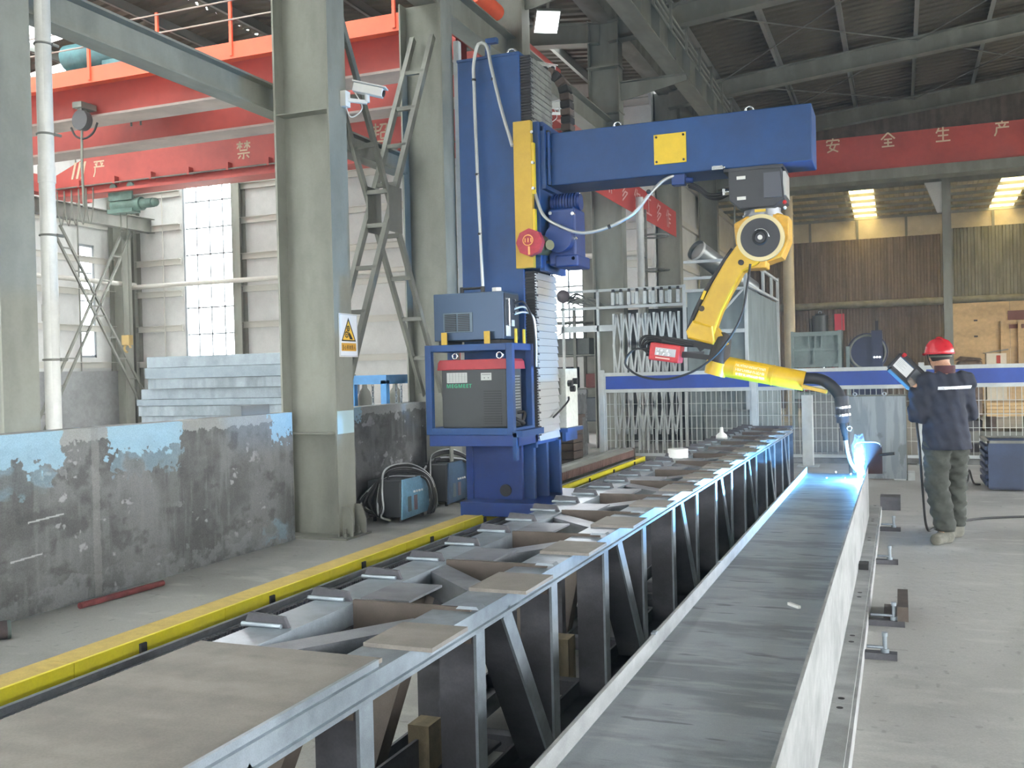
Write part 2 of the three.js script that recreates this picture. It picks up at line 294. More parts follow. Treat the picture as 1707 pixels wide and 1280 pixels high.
// annex roof with yellow translucent strips, purlins below it
const annexY = (d) => 7.22 - (d - 30) * 0.045;
const annex = struct('ceiling_annex', [box(-5.6, 13.2, 6.9, 7.0, 37.9, 38)], M.steelGrey);
{ let x = -5.7; for (const s of [-1.42, 2.96, 7.35, 99]) { const e = Math.min(s, 13.2); structPart(annex, 'roof_sheet', ribbed(V(x, annexY(30), 30), V(0, annexY(38.2) - annexY(30), 8.2), V(1, 0, 0), e - x, 0.3, 0.04, V(0, 1, 0)), M.panelCream); if (s < 13) { structPart(annex, 'skylight', ribbed(V(s, annexY(30), 30), V(0, annexY(38.2) - annexY(30), 8.2), V(1, 0, 0), 0.75, 0.25, 0.04, V(0, 1, 0)), M.frpYellow); x = s + 0.75; } } }
for (let k = 0; k < 8; k++) { const d = 30.5 + k * 1.02, y = annexY(d) - 0.02; structPart(annex, 'purlin', [box(-5.6, 13, y - 0.1, y, d - 0.008, d + 0.008), box(-5.6, 13, y - 0.1, y - 0.085, d - 0.05, d)], M.purlin); }

// ---------------------------------------------------------------- low concrete wall on the column line
M.lowWall = (() => {
  const W = 2048, H = 256, L = 10.4, T = 1.3;
  const f = (u, v) => {
    const d = L * (1 - u), y = T * v, n = fbm(u, v, 26, 4, 101, 6), st = fbm(u, v, 220, 3, 111, 4), n2 = fbm(u, v, 60, 10, 121, 5);
    let c = mixc([83, 84, 83], [110, 111, 110], ss(0.35, 0.7, n));
    c = mixc(c, [120, 122, 120], ss(0.5, 0.78, st) * 0.5);                      // runs of cement down the face
    c = mixc(c, [67, 68, 67], ss(0.56, 0.75, n2) * 0.55);
    const chip = ss(0.7, 0.76, fbm(u, v, 90, 14, 131, 4)) * ss(0.42, 0.62, fbm(u, v, 20, 3, 137, 3)); c = mixc(c, [157, 158, 157], chip * 0.8);
    if (y < 0.16 + 0.3 * (n2 - 0.5)) c = mixc(c, [126, 128, 128], 0.55 * ss(0.4, 0.6, fbm(u, v, 140, 20, 141, 4)) + 0.15);   // splashed cement along the foot
    const e = (fbm(u, v, 180, 24, 151, 4) - 0.5) * 0.25;
    if (y > 1.13 + e * 0.4) c = mixc(c, [150, 152, 149], 0.8);                                                                // screeded top edge
    for (const [a, b, y0] of [[3.5, 5.22, 0.98], [5.62, 6.42, 1.02], [7.62, 8.0, 0.99], [8.5, 9.3, 1.1]]) if (d > a + e && d < b + e * 0.6 && y > y0 + e * 1.4) c = mixc(c, [142, 176, 194], 0.75 + 0.25 * n2);
    for (const [a, b, y0, y1] of [[5.7, 6.4, 0.84, 1.02], [3.9, 5.1, 0.8, 0.98], [7.5, 8.0, 0.02, 0.22]]) if (d > a + e && d < b + e && y > y0 + e && y < y1 + e) c = mixc(c, [120, 146, 158], 0.5 * ss(0.4, 0.6, n2) + 0.1);
    if (Math.abs(d - 5.5 - e * 0.1) < 0.035) c = mixc(c, [128, 128, 125], 0.6);                                                // cast joint smeared with mortar
    for (const [a, y0, s] of [[4.9, 0.62, 0.3], [4.75, 0.38, 0.26]]) { const k = d - a; if (k > 0 && k < s && Math.abs(y - y0 - k * 0.06) < 0.006) c = [164, 165, 163]; }
    const g = (hash((u * W) | 0, (v * H) | 0, 161) - 0.5) * 16; return [c[0] + g, c[1] + g, c[2] + g];
  };
  return std({ map: tex(W, H, f, L, T), roughness: 0.95, bumpMap: tex(512, 128, (u, v) => fbm(u, v, 80, 12, 171, 5), L / 2, T, false), bumpScale: 0.006 });
})();
struct('wall_low', [box(-5.62, -5.42, 0, 1.22, -4, 7.98)], M.lowWall);
struct('wall_low', [box(-5.62, -5.42, 0, 1.22, 8.52, 17.5)], M.lowWall);

// ---------------------------------------------------------------- steel columns
function hColumn(label, x0, x1, d0, d1, y1, mat, base) {
  const dm = (d0 + d1) / 2, t = new Thing('steel_column', label, 'column', [(x0 + x1) / 2, 0, dm], 'steel building columns');
  t.part('web', box(x0 + 0.02, x1 - 0.02, 0.02, y1, dm - 0.007, dm + 0.007), mat);
  t.part('flange', box(x0, x0 + 0.02, 0.02, y1, d0, d1), mat);
  t.part('flange', box(x1 - 0.02, x1, 0.02, y1, d0, d1), mat);
  t.part('base_plate', box(x0 - 0.1, x1 + 0.12, 0, 0.02, d0 - 0.08, d1 + 0.08), mat);
  if (base) {
    for (const d of [d0 + 0.06, d1 - 0.02]) { t.part('base_gusset', prism('xy', [[x1, 0.02], [x1 + 0.12, 0.02], [x1 + 0.12, 0.16], [x1 + 0.07, 0.3], [x1, 0.3]], d - 0.007, d + 0.007), mat); t.part('anchor_bolt', [cyl(V(x1 + 0.06, 0.02, d - 0.05), V(x1 + 0.06, 0.1, d - 0.05), 0.014, 0.014, 8), cyl(V(x1 + 0.06, 0.02, d - 0.05), V(x1 + 0.06, 0.05, d - 0.05), 0.026, 0.026, 6)], M.steelGrey); }
    for (const y of [1.0, 4.1]) t.part('stiffener', [box(x0 + 0.02, x1 - 0.02, y, y + 0.012, d0 + 0.01, dm), box(x0 + 0.02, x1 - 0.02, y, y + 0.012, dm, d1 - 0.01)], mat);
  }
  return t;
}
hColumn('nearest steel column at the left edge, behind the white drain pipe', -6.3, -5.75, 5.02, 5.33, 8.5, M.column);
const col1 = hColumn('wide steel column carrying the yellow hand-injury warning sign', -5.62, -5.0, 8.1, 8.42, 8.45, M.column, true);
col1.part('paint_patch', box(-4.999, -4.996, 1.0, 1.22, 8.11, 8.41), plain(0xa9c2c6, 0.7));
hColumn('steel column between the lattice brace and the blue gantry column', -5.58, -5.02, 10.68, 11.0, 6.05, M.column);
hColumn('steel column rising directly behind the blue gantry column', -5.62, -5.0, 13.4, 13.72, 8.45, M.column);
const col4 = hColumn('steel column in the middle, left of the red slogan banner end', -5.62, -5.0, 18.72, 19.04, 8.45, M.column);
for (const y of [6.6, 7.5]) col4.part('splice_plate', box(-5.64, -4.98, y, y + 0.03, 18.7, 19.06), M.column);
hColumn('steel column behind the right end of the red slogan banner', -5.62, -5.0, 24.2, 24.52, 8.45, M.column);
hColumn('farthest steel column of the row, left of the robot elbow', -5.5, -4.95, 29.4, 29.7, 8.45, M.column);
{ const t = new Thing('steel_post', 'slim steel post standing before the brown ribbed wall', 'post', [1.27, 0, 29.7]);
  t.part('shaft', [box(1.16, 1.38, 0, 6.54, 29.58, 29.6), box(1.16, 1.38, 0, 6.54, 29.78, 29.8), box(1.26, 1.28, 0, 6.54, 29.6, 29.78)], M.column);
  t.part('bracket', prism('xy', [[0.72, 6.54], [1.16, 6.54], [1.16, 5.7], [1.04, 5.7]], 29.62, 29.77), M.panelWhite); }

// ties, lattice brace and runway beams along the column line
const iBeam = (x, y0, y1, d0, d1, w, t = 0.02) => [box(x - 0.006, x + 0.006, y0 + t, y1 - t, d0, d1), box(x - w / 2, x + w / 2, y0, y0 + t, d0, d1), box(x - w / 2, x + w / 2, y1 - t, y1, d0, d1)];
{ const t = new Thing('tie_beam', 'grey longitudinal tie beam crossing the upper left between two columns', 'beam', [-5.85, 4.19, 6.7], 'tie beams');
  t.part('beam', iBeam(-5.85, 4.2, 4.48, 5.33, 8.9, 0.2), M.column); }
{ const t = new Thing('tie_beam', 'short grey tie beam behind the lattice brace', 'beam', [-5.6, 4.0, 9.5], 'tie beams');
  t.part('beam', iBeam(-5.6, 3.98, 4.22, 8.44, 10.66, 0.2), M.steelGrey); }
{ const t = new Thing('lattice_brace', 'crossed lattice brace of paired bars with rungs between two columns', 'brace', [-5.25, 1.2, 9.6]);
  const A = (x) => [V(x, 5.35, 8.46), V(x, 1.3, 10.72)], B = (x) => [V(x, 1.25, 8.44), V(x, 5.6, 10.7)];
  for (const f of [A, B]) { const ps = [f(-5.12), f(-5.38)];
    for (const [p, q] of ps) t.part('chord', [bar(p, q, 0.07, 0.012, new THREE.Vector3(1, 0, 0)), bar(p.clone().add(V(-0.03, 0.03, 0)), q.clone().add(V(-0.03, 0.03, 0)), 0.012, 0.06, new THREE.Vector3(1, 0, 0))], M.steelGrey);
    for (let k = 1; k < 9; k++) { const a = ps[0][0].clone().lerp(ps[0][1], k / 9), b = ps[1][0].clone().lerp(ps[1][1], k / 9); t.part('rung', bar(a, b, 0.05, 0.045), M.steelGrey); } }
  t.part('gusset_plate', box(-5.13, -5.11, 3.12, 3.62, 9.45, 9.75), M.steelGrey); t.part('gusset_plate', box(-5.39, -5.37, 3.12, 3.62, 9.45, 9.75), M.steelGrey); }
{ const t = new Thing('runway_beam', 'grey crane runway beam above the left columns', 'beam', [-5.3, 6.06, 10], 'crane runway beams');
  t.part('beam', iBeam(-5.3, 6.06, 6.48, -2, 23.9, 0.28), M.column); t.part('rail', box(-5.33, -5.27, 6.48, 6.56, -2, 23.9), M.steelGrey); }
{ const t = new Thing('runway_beam', 'crane runway beam along the far left wall', 'beam', [-21.1, 6.06, 10], 'crane runway beams');
  t.part('beam', iBeam(-21.1, 6.06, 6.48, 4, 23.9, 0.28), M.steelGrey); }
{ const t = new Thing('runway_beam', 'large grey runway beam with cable brackets below the right roof', 'beam', [-3.9, 7.2, 16], 'crane runway beams');
  const b = t.part('beam', iBeam(-3.9, 7.2, 7.95, -6, 29.8, 0.34, 0.025), M.column);
  for (let d = 14.2; d < 29.8; d += 1.32) t.part('stiffener', box(-4.05, -3.75, 7.22, 7.93, d, d + 0.012), M.column);
  for (const d of [13.55, 18.88, 24.36, 29.5]) t.part('bracket', [prism('xy', [[-5.0, 6.85], [-4.9, 6.85], [-3.7, 7.08], [-3.7, 7.2], [-5.0, 7.2]], d - 0.012, d + 0.012), box(-5.0, -3.7, 7.18, 7.2, d - 0.1, d + 0.1)], M.column);
  for (let k = 0; k < 3; k++) t.part('conductor_rail', cyl(V(-3.62, 7.75 - k * 0.13, 8), V(-3.62, 7.75 - k * 0.13, 29.5), 0.022, 0.022, 8), M.column);
  for (let d = 13; d < 29.5; d += 1.32) t.part('rail_holder', [box(-3.72, -3.56, 7.86, 7.9, d, d + 0.05), box(-3.6, -3.56, 7.42, 7.9, d, d + 0.05)], M.column); }

// drain pipe at the near left column
{ const t = new Thing('drain_pipe', 'white vertical drain pipe with metal clamps at the left edge', 'pipe', [-5.68, 1.2, 5.44]);
  M.pvc = mottled(0xd3d3cc, 0xc2c3bd, { m: 2, n: 4, s: 201, grain: 5, rough: 0.5 });
  const p = t.part('pipe', cyl(V(-5.72, 0, 5.42), V(-5.72, 8.4, 5.42), 0.055, 0.055, 24), M.pvc);
  for (const y of [1.72, 2.62, 3.35, 4.0]) { const c = t.part('clamp', torus(V(-5.72, y, 5.42), 0.058, 0.008, 'y'), M.steelGrey); t.part('clamp_screw', cyl(V(-5.66, y, 5.44), V(-5.66, y, 5.5), 0.012, 0.012, 8), M.steelGrey, c); }
  for (const y of [2.0, 3.0]) t.part('socket', cyl(V(-5.72, y, 5.42), V(-5.72, y + 0.12, 5.42), 0.061, 0.061, 24), M.pvc, p); }
// electrical trunking on the dark column
{ const t = new Thing('cable_trunking', 'thin pale cable trunking with switch boxes beside the blue gantry column', 'trunking', [-4.95, 1.2, 10.9]);
  t.part('duct', box(-4.99, -4.92, 1.3, 5.6, 10.96, 11.04), M.pvc);
  for (const y of [2.3, 2.55, 4.1]) t.part('switch_box', box(-4.92, -4.86, y, y + 0.12, 10.95, 11.05), M.steelGrey); }

// warning sign
{ const t = new Thing('warning_sign', 'white warning sign with yellow gear-and-hand triangle on column', 'sign', [-4.985, 1.74, 8.34]);
  const map = canvas(256, 330, (x, w, h) => {
    x.fillStyle = '#e8edf4'; x.fillRect(0, 0, w, h); x.strokeStyle = '#8d96a8'; x.lineWidth = 3; x.strokeRect(4, 4, w - 8, h - 8);
    x.fillStyle = '#17161c'; x.beginPath(); x.moveTo(128, 26); x.lineTo(232, 212); x.lineTo(24, 212); x.closePath(); x.fill();
    x.fillStyle = '#eec04a'; x.beginPath(); x.moveTo(128, 50); x.lineTo(214, 202); x.lineTo(42, 202); x.closePath(); x.fill();
    x.strokeStyle = '#2a1d10'; for (const [a, b, r] of [[124, 112, 17], [100, 160, 20]]) { x.lineWidth = 9; x.beginPath(); x.arc(a, b, r, 0, 7); x.stroke(); x.lineWidth = 7; x.beginPath(); x.arc(a, b, 5, 0, 7); x.stroke(); for (let k = 0; k < 8; k++) { const q = k * Math.PI / 4; x.beginPath(); x.moveTo(a + Math.cos(q) * r, b + Math.sin(q) * r); x.lineTo(a + Math.cos(q) * (r + 8), b + Math.sin(q) * (r + 8)); x.stroke(); } }
    x.fillStyle = '#2a1d10'; x.beginPath(); x.moveTo(124, 136); x.lineTo(150, 150); x.lineTo(190, 196); x.lineTo(146, 196); x.lineTo(132, 172); x.closePath(); x.fill();
    x.fillStyle = '#d9a441'; x.fillRect(22, 226, w - 44, 62);
    x.strokeStyle = '#3a2a14'; x.lineWidth = 4; x.lineCap = 'round';
    const G = [
      [[[3, 0], [3, 2]], [[1, 1], [2, 2]], [[5, 1], [4, 2]], [[1, 3], [5, 3], [5, 6], [1, 6]], [[1, 4.5], [5, 4.5]]],
      [[[0.6, 3], [1, 5]], [[1.8, 2.4], [1.8, 5], [2.4, 5.8], [4.4, 5.8], [4.8, 4.6]], [[2.8, 1], [3.6, 2.4]], [[4.8, 2.6], [5.4, 4]]],
      [[[0.3, 2], [2.6, 2]], [[1.5, 0.4], [1.5, 6]], [[1.4, 2.6], [0.4, 4.4]], [[1.6, 2.6], [2.4, 3.6]], [[3.4, 1], [3.4, 4], [2.8, 6]], [[3.4, 1], [4.8, 1], [4.8, 5], [5.6, 5.6]]],
      [[[0.3, 2], [2.2, 2]], [[1.2, 0.4], [1.2, 6]], [[1.2, 2.6], [0.3, 4.2]], [[2.6, 2], [5.8, 2]], [[4.4, 0.6], [4.8, 4], [5.8, 6]], [[5.4, 3.2], [4, 5.6]], [[2.8, 3.2], [4, 3.2]], [[3.4, 2.8], [3, 5.6]]],
      [[[1.6, 0.5], [0.4, 3]], [[1.1, 2], [1.1, 6]], [[3, 0.6], [2.4, 2.2]], [[2.8, 1.6], [5.4, 1.6]], [[2.6, 3.2], [5.4, 3.2], [5, 5.8], [4.4, 5.6]], [[3.8, 2.2], [3.4, 4.4], [2.2, 6]]],
      [[[3, 0.5], [2.8, 2.6], [0.6, 6]], [[3, 2.6], [5.6, 6]]]];
    G.forEach((g, i) => { for (const s of g) { x.beginPath(); s.forEach(([a, b], k) => { const px = 32 + i * 33 + a * 4.6, py = 238 + b * 6.4; k ? x.lineTo(px, py) : x.moveTo(px, py); }); x.stroke(); } });
  });
  t.part('board', box(-4.996, -4.99, 1.74, 2.16, 8.17, 8.51), M.white);
  t.part('print', quad(V(-4.988, 1.95, 8.34), V(0, 0, 0.165), V(0, 0.205, 0)), std({ map, roughness: 0.45 })); }

// cctv cameras
function cctv(label, p, dir, arm, s = 1) {   // p = lens-end centre of body, dir = look direction, arm = wall point
  const t = new Thing('security_camera', label, 'camera', [arm.x, arm.y, -arm.z], 'security cameras');
  const b = p.clone().addScaledVector(dir, -0.3 * s);
  const body = t.part('housing', bar(b, p, 0.1 * s, 0.085 * s, new THREE.Vector3(0, 1, 0), 0.008), M.white);
  t.part('sun_shield', bar(b.clone().add(V(0, 0.055 * s, 0)), p.clone().addScaledVector(dir, 0.04).add(V(0, 0.055 * s, 0)), 0.125 * s, 0.012), M.white, body);
  t.part('lens', cyl(p, p.clone().addScaledVector(dir, 0.012), 0.032 * s, 0.032 * s, 16), M.black, body);
  const m = b.clone().lerp(p, 0.45).add(V(0, -0.12 * s, 0));
  t.part('mount', [cyl(m, m.clone().add(V(0, 0.08 * s, 0)), 0.025 * s, 0.025 * s, 12), bar(arm, m, 0.035 * s, 0.035 * s)], M.white);
  t.part('wall_plate', bar(arm.clone().add(V(0, -0.07 * s, 0)), arm.clone().add(V(0, 0.08 * s, 0)), 0.06 * s, 0.09 * s, new THREE.Vector3(0, 0, 1)), M.white);
  t.part('cable', tube([arm.clone().add(V(0, -0.06, 0)), arm.clone().add(V(0.03, -0.16, 0.05)), m.clone().add(V(-0.06, -0.05, 0)), b.clone().add(V(0, -0.03, 0))], 0.006), M.white);
}
cctv('white security camera on an arm from the wide column with warning sign', V(-4.64, 4.3, 8.52), new THREE.Vector3(0.93, -0.25, -0.25).normalize(), V(-4.97, 4.24, 8.36));
cctv('white security camera above the top of the blue gantry column', V(-4.62, 5.95, 13.6), new THREE.Vector3(0.75, -0.35, 0.55).normalize(), V(-4.98, 6.0, 13.66), 1.25);
cctv('small white security camera beside the hanging cable chain', V(-4.62, 5.62, 14.3), new THREE.Vector3(0.8, -0.1, 0.5).normalize(), V(-4.98, 5.4, 13.78), 1.1);

// flood lamp on the column row: glowing face plus a light of the same size
{ const t = new Thing('flood_lamp', 'bright rectangular LED flood lamp hanging above the gantry', 'lamp', [-5.03, 7.03, 14.6]);
  const n = new THREE.Vector3(0.3, -0.8, 0.52).normalize(), c = V(-5.03, 7.03, 14.6);
  const u = new THREE.Vector3(0, 1, 0).cross(n).normalize(), v = n.clone().cross(u);
  t.part('housing', bar(c.clone().addScaledVector(v, -0.21), c.clone().addScaledVector(v, 0.21), 0.4, 0.06, n, 0.01), M.steelGrey);
  t.part('lamp_glass', quad(c.clone().addScaledVector(n, 0.034), u.clone().multiplyScalar(0.18), v.clone().multiplyScalar(0.19)), new THREE.MeshStandardMaterial({ color: 0xffffff, emissive: 0xf4f8ff, emissiveIntensity: 6, side: THREE.DoubleSide }));
  t.part('bracket', [bar(c, V(-5.03, 7.4, 14.7), 0.04, 0.02), bar(V(-5.03, 7.4, 14.7), V(-5.03, 7.4, 13.78), 0.04, 0.04)], M.steelGrey);
  const L = new THREE.RectAreaLight(0xf4f8ff, 30, 0.36, 0.38); L.position.copy(c.clone().addScaledVector(n, 0.05)); L.lookAt(c.clone().addScaledVector(n, 2)); scene.add(L); }

// ---------------------------------------------------------------- overhead cranes of the left bay
M.redPaint = mottled(0xb84e45, 0xab453c, { m: 3, n: 4, s: 221, grain: 6, rough: 0.55 });
M.orangePaint = mottled(0xe8603f, 0xdc5436, { m: 3, n: 4, s: 222, grain: 5, rough: 0.5 });
M.flangePale = mottled(0xb3a49c, 0x9d8f88, { m: 3, n: 5, s: 224, grain: 8, rough: 0.6 });
M.lettering = plain(0xe0cfb0, 0.6);
// stroke characters: list of strokes in a 10 x 10 cell, y up; drawn as raised painted bars on a plane facing -d (towards the camera)
const GLYPH = {
  yan: [[[1, 9], [9, 9]], [[3.6, 8.6], [3, 6.4]], [[6.4, 8.6], [7, 6.4]], [[2, 8], [3, 6.6]], [[8, 8], [7, 6.6]], [[1, 6], [9, 6]], [[2, 6], [1.8, 3], [0.6, 0.4]]],
  jin: [[[0.4, 8.4], [4.6, 8.4]], [[2.5, 9.8], [2.5, 5.4]], [[2.5, 8], [0.6, 6]], [[2.6, 7.8], [4, 6.4]], [[5.4, 8.4], [9.6, 8.4]], [[7.5, 9.8], [7.5, 5.4]], [[7.4, 8], [5.6, 6]], [[7.6, 8], [9.4, 6]], [[2.4, 4.8], [7.6, 4.8]], [[0.8, 3.2], [9.2, 3.2]], [[5, 3.2], [5, 0.2], [4, 0.8]], [[3, 2.2], [1.4, 0.6]], [[7, 2.2], [8.6, 0.6]]],
  chao: [[[0.6, 8], [4.6, 8]], [[2.6, 9.8], [2.6, 3]], [[0.4, 6], [4.8, 6]], [[2.6, 4.2], [4.6, 4.2]], [[1.2, 4.6], [0.4, 1]], [[1, 2.4], [3, 0.6], [9.8, 0.4]], [[5.2, 9], [9.4, 9], [9, 6], [8.2, 6.4]], [[7, 9], [5, 6]], [[5.6, 5], [9.2, 5], [9.2, 2], [5.6, 2], [5.6, 5]]],
  an: [[[5, 9.9], [5, 8.6]], [[1, 7], [1, 8.4], [9, 8.4], [9, 7]], [[4.6, 7.6], [2.8, 3.2], [8.4, 0.3]], [[6.8, 5.4], [5.4, 2.2], [1.2, 0.3]], [[0.6, 5.4], [9.4, 5.4]]],
  quan: [[[5, 9.8], [0.6, 5.4]], [[5, 9.8], [9.4, 5.4]], [[2.4, 5.4], [7.6, 5.4]], [[2.4, 3], [7.6, 3]], [[5, 5.4], [5, 0.6]], [[1, 0.6], [9, 0.6]]],
  sheng: [[[2.6, 9.4], [0.8, 6]], [[2, 7.4], [8.8, 7.4]], [[5, 9.8], [5, 0.5]], [[1.8, 4.2], [8.2, 4.2]], [[0.5, 0.5], [9.5, 0.5]]],
  chan: [[[5, 9.9], [5, 8.8]], [[1, 8.4], [9, 8.4]], [[3, 7.8], [3.8, 6]], [[7, 7.8], [6, 6]], [[1.4, 5.6], [9.2, 5.6]], [[1.8, 5.6], [1.6, 2.6], [0.5, 0.3]]],
};
function glyph(name, x, y, d, w, h, t = 0.1) {   // centre x,y on the face at depth d
  const out = []; for (const s of GLYPH[name]) for (let k = 0; k + 1 < s.length; k++) { const p = (q) => V(x + (q[0] - 5) / 10 * w, y + (q[1] - 5) / 10 * h, d - 0.003); out.push(bar(p(s[k]), p(s[k + 1]), t * w, 0.006, new THREE.Vector3(0, 0, 1))); } return out;
}
{ // single-girder crane with lettering, far
  const t = new Thing('overhead_crane', 'red single-girder crane with white lettering, below the far left roof', 'crane', [-13.3, 6.3, 19.5], 'overhead cranes');
  const g = t.part('girder', [prism('xy', [[-20.4, 6.9], [-19.3, 7.3], [-6.2, 7.3], [-6.2, 6.62], [-20.4, 6.62]], 19.5, 19.9), box(-20.4, -6.2, 6.42, 6.45, 19.45, 19.95), box(-20.4, -6.2, 6.45, 6.62, 19.66, 19.74)], M.redPaint);
  t.part('lower_flange', box(-20.4, -6.2, 6.36, 6.42, 19.4, 20.0), M.redPaint);
  for (const [n, x] of [['yan', -18.82], ['jin', -14.4], ['chao', -10.73]]) t.part('lettering', glyph(n, x, 7.0, 19.5, 0.42, 0.44, 0.085), M.lettering, g);
  for (let k = 0; k < 3; k++) { const x = -19.75 + k * 0.16; t.part('stripe', prism('xy', [[x, 6.8], [x + 0.07, 6.8], [x + 0.2, 7.22], [x + 0.13, 7.22]], 19.49, 19.5), M.lettering, g); }
  t.part('festoon_rail', cyl(V(-20.2, 6.56, 19.36), V(-6.3, 6.56, 19.36), 0.02, 0.02, 8), M.steelGrey);
  for (let k = 0; k < 12; k++) t.part('festoon_holder', box(-19.4 + k * 1.15, -19.34 + k * 1.15, 6.54, 6.72, 19.34, 19.5), M.redPaint);
  t.part('end_carriage', [box(-20.9, -20.5, 6.5, 6.95, 18.4, 21.0)], M.redPaint);
  t.part('end_carriage', [box(-6.2, -5.7, 6.5, 6.95, 18.4, 21.0)], M.redPaint);
  M.hoistGreen = mottled(0x6d8a80, 0x57716a, { m: 1, n: 4, s: 231, rough: 0.5 });
  t.part('hoist_drum', [cyl(V(-18.6, 6.05, 19.75), V(-17.7, 6.05, 19.75), 0.17, 0.17, 20), box(-18.7, -17.9, 5.85, 5.95, 19.6, 19.9)], M.hoistGreen);
  t.part('hoist_motor', [cyl(V(-17.7, 6.05, 19.75), V(-17.35, 6.05, 19.75), 0.12, 0.12, 16), ball(V(-17.3, 6.05, 19.75), 0.11)], M.hoistGreen);
  t.part('hoist_trolley', [cyl(V(-18.5, 6.5, 19.6), V(-18.5, 6.5, 19.9), 0.1, 0.1, 14), cyl(V(-17.95, 6.5, 19.6), V(-17.95, 6.5, 19.9), 0.1, 0.1, 14), box(-18.6, -17.85, 6.15, 6.4, 19.55, 19.6)], M.hoistGreen);
  for (let k = 0; k < 5; k++) { const x = -20.1 + k * 0.24; t.part('festoon_cable', tube([V(x, 6.5, 19.36), V(x + 0.03, 5.95, 19.36), V(x + 0.12, 5.6, 19.36), V(x + 0.21, 5.95, 19.36), V(x + 0.24, 6.5, 19.36)], 0.018), M.steelGrey); }
  t.part('hoist_rope', [cyl(V(-18.4, 2.6, 19.75), V(-18.4, 6, 19.75), 0.012, 0.012, 6), cyl(V(-18.2, 2.6, 19.75), V(-18.2, 6, 19.75), 0.012, 0.012, 6)], M.steelGrey);
  t.part('hook', [torus(V(-18.3, 2.42, 19.75), 0.1, 0.03, 'z', 20, 4.6), box(-18.42, -18.18, 2.5, 2.75, 19.68, 19.82)], plain(0xb59a62, 0.6)); }
{ // double-girder crane, nearer and higher in the picture
  const t = new Thing('overhead_crane', 'double-girder crane with bright orange walkway and handrail, upper left', 'crane', [-13.3, 6.2, 13.5], 'overhead cranes');
  t.part('girder', box(-20.4, -6.1, 6.24, 7.0, 13.5, 13.9), M.redPaint);
  t.part('lower_flange', box(-20.4, -6.1, 6.2, 6.24, 13.42, 13.98), M.flangePale);
  t.part('girder', box(-20.4, -6.1, 6.24, 7.0, 15.3, 15.7), M.redPaint);
  t.part('lower_flange', box(-20.4, -6.1, 6.2, 6.24, 15.22, 15.78), M.flangePale);
  t.part('walkway', [box(-20.4, -6.6, 6.78, 6.8, 12.95, 13.5), box(-20.4, -6.6, 6.62, 6.88, 12.93, 12.95), box(-6.6, -6.58, 6.62, 6.88, 12.93, 13.5)], M.orangePaint);
  for (let k = 0; k < 10; k++) { const x = -19.9 + k * 1.45; t.part('handrail_post', box(x, x + 0.05, 6.66, 7.56, 12.9, 12.94), M.orangePaint); }
  for (const y of [7.22, 7.52]) t.part('handrail', cyl(V(-20.4, y, 12.9), V(-6.7, y, 12.9), 0.014, 0.014, 8), M.flangePale);
  t.part('end_carriage', box(-6.1, -5.55, 6.58, 6.95, 12.4, 16.8), M.redPaint);
  t.part('carriage_motor', [cyl(V(-5.35, 6.78, 12.5), V(-5.35, 6.78, 13.3), 0.12, 0.12, 16), box(-5.5, -5.15, 6.9, 7.1, 12.55, 12.9)], M.orangePaint);
  M.teal = mottled(0x5d8f95, 0x4a7a80, { m: 1, n: 4, s: 241, rough: 0.5 });
  t.part('trolley_frame', box(-14.2, -12.2, 7.02, 7.14, 13.55, 15.65), M.steelGrey);
  t.part('winch', [cyl(V(-13.9, 7.42, 13.75), V(-12.6, 7.42, 13.75), 0.24, 0.24, 20), box(-13.0, -12.5, 7.14, 7.6, 13.6, 13.95)], M.teal);
  t.part('winch_motor', [cyl(V(-13.25, 7.72, 13.5), V(-13.25, 7.72, 14.2), 0.17, 0.17, 18), cyl(V(-13.25, 7.72, 13.46), V(-13.25, 7.72, 13.5), 0.19, 0.19, 18)], M.pvc);
  t.part('control_box', box(-12.45, -12.15, 7.2, 7.65, 13.55, 13.75), plain(0xd9c9a0, 0.6));
  t.part('hook_rope', [cyl(V(-13.2, 6.3, 14.5), V(-13.2, 7.1, 14.5), 0.02, 0.02, 6), cyl(V(-12.98, 6.3, 14.5), V(-12.98, 7.1, 14.5), 0.02, 0.02, 6)], M.steelGrey);
  t.part('hook_block', [cyl(V(-13.1, 6.1, 13.15), V(-13.1, 6.1, 13.28), 0.17, 0.17, 24), torus(V(-13.1, 6.1, 13.2), 0.13, 0.05)], plain(0x4b4a4c, 0.5, 0.5));
  t.part('hook_hanger', [box(-13.15, -13.05, 6.1, 6.35, 13.16, 13.27), box(-13.2, -13.0, 6.3, 6.4, 13.1, 13.45)], M.steelGrey);
  t.part('hook_cable', tube([V(-13.1, 5.95, 13.2), V(-13.12, 5.3, 13.2), V(-13.1, 4.6, 13.2)], 0.022), M.steelGrey);
  t.part('pendant_loop', tube([V(-13.34, 6.0, 13.2), V(-13.25, 5.85, 13.2), V(-13.05, 5.78, 13.2), V(-12.85, 5.86, 13.2), V(-12.75, 6.02, 13.2)], 0.018), M.black); }
{ // crane girder across the right bay
  const t = new Thing('overhead_crane', 'red crane girder with faded slogan characters under the right roof', 'crane', [4, 6.2, 26], 'overhead cranes');
  const g = t.part('girder', box(-3.9, 12, 6.35, 7.22, 26, 26.5), M.redPaint);
  t.part('lower_flange', box(-3.9, 12, 6.1, 6.35, 25.95, 26.55), M.column);
  t.part('end_carriage', box(-4.2, -3.6, 6.6, 7.18, 24.8, 27.8), M.column);
  for (const [n, x] of [['an', -1.46], ['quan', -0.17], ['sheng', 1.07], ['chan', 2.35]]) t.part('lettering', glyph(n, x, 7.08 - 0.02, 26, 0.36, 0.36, 0.1), M.lettering, g); }
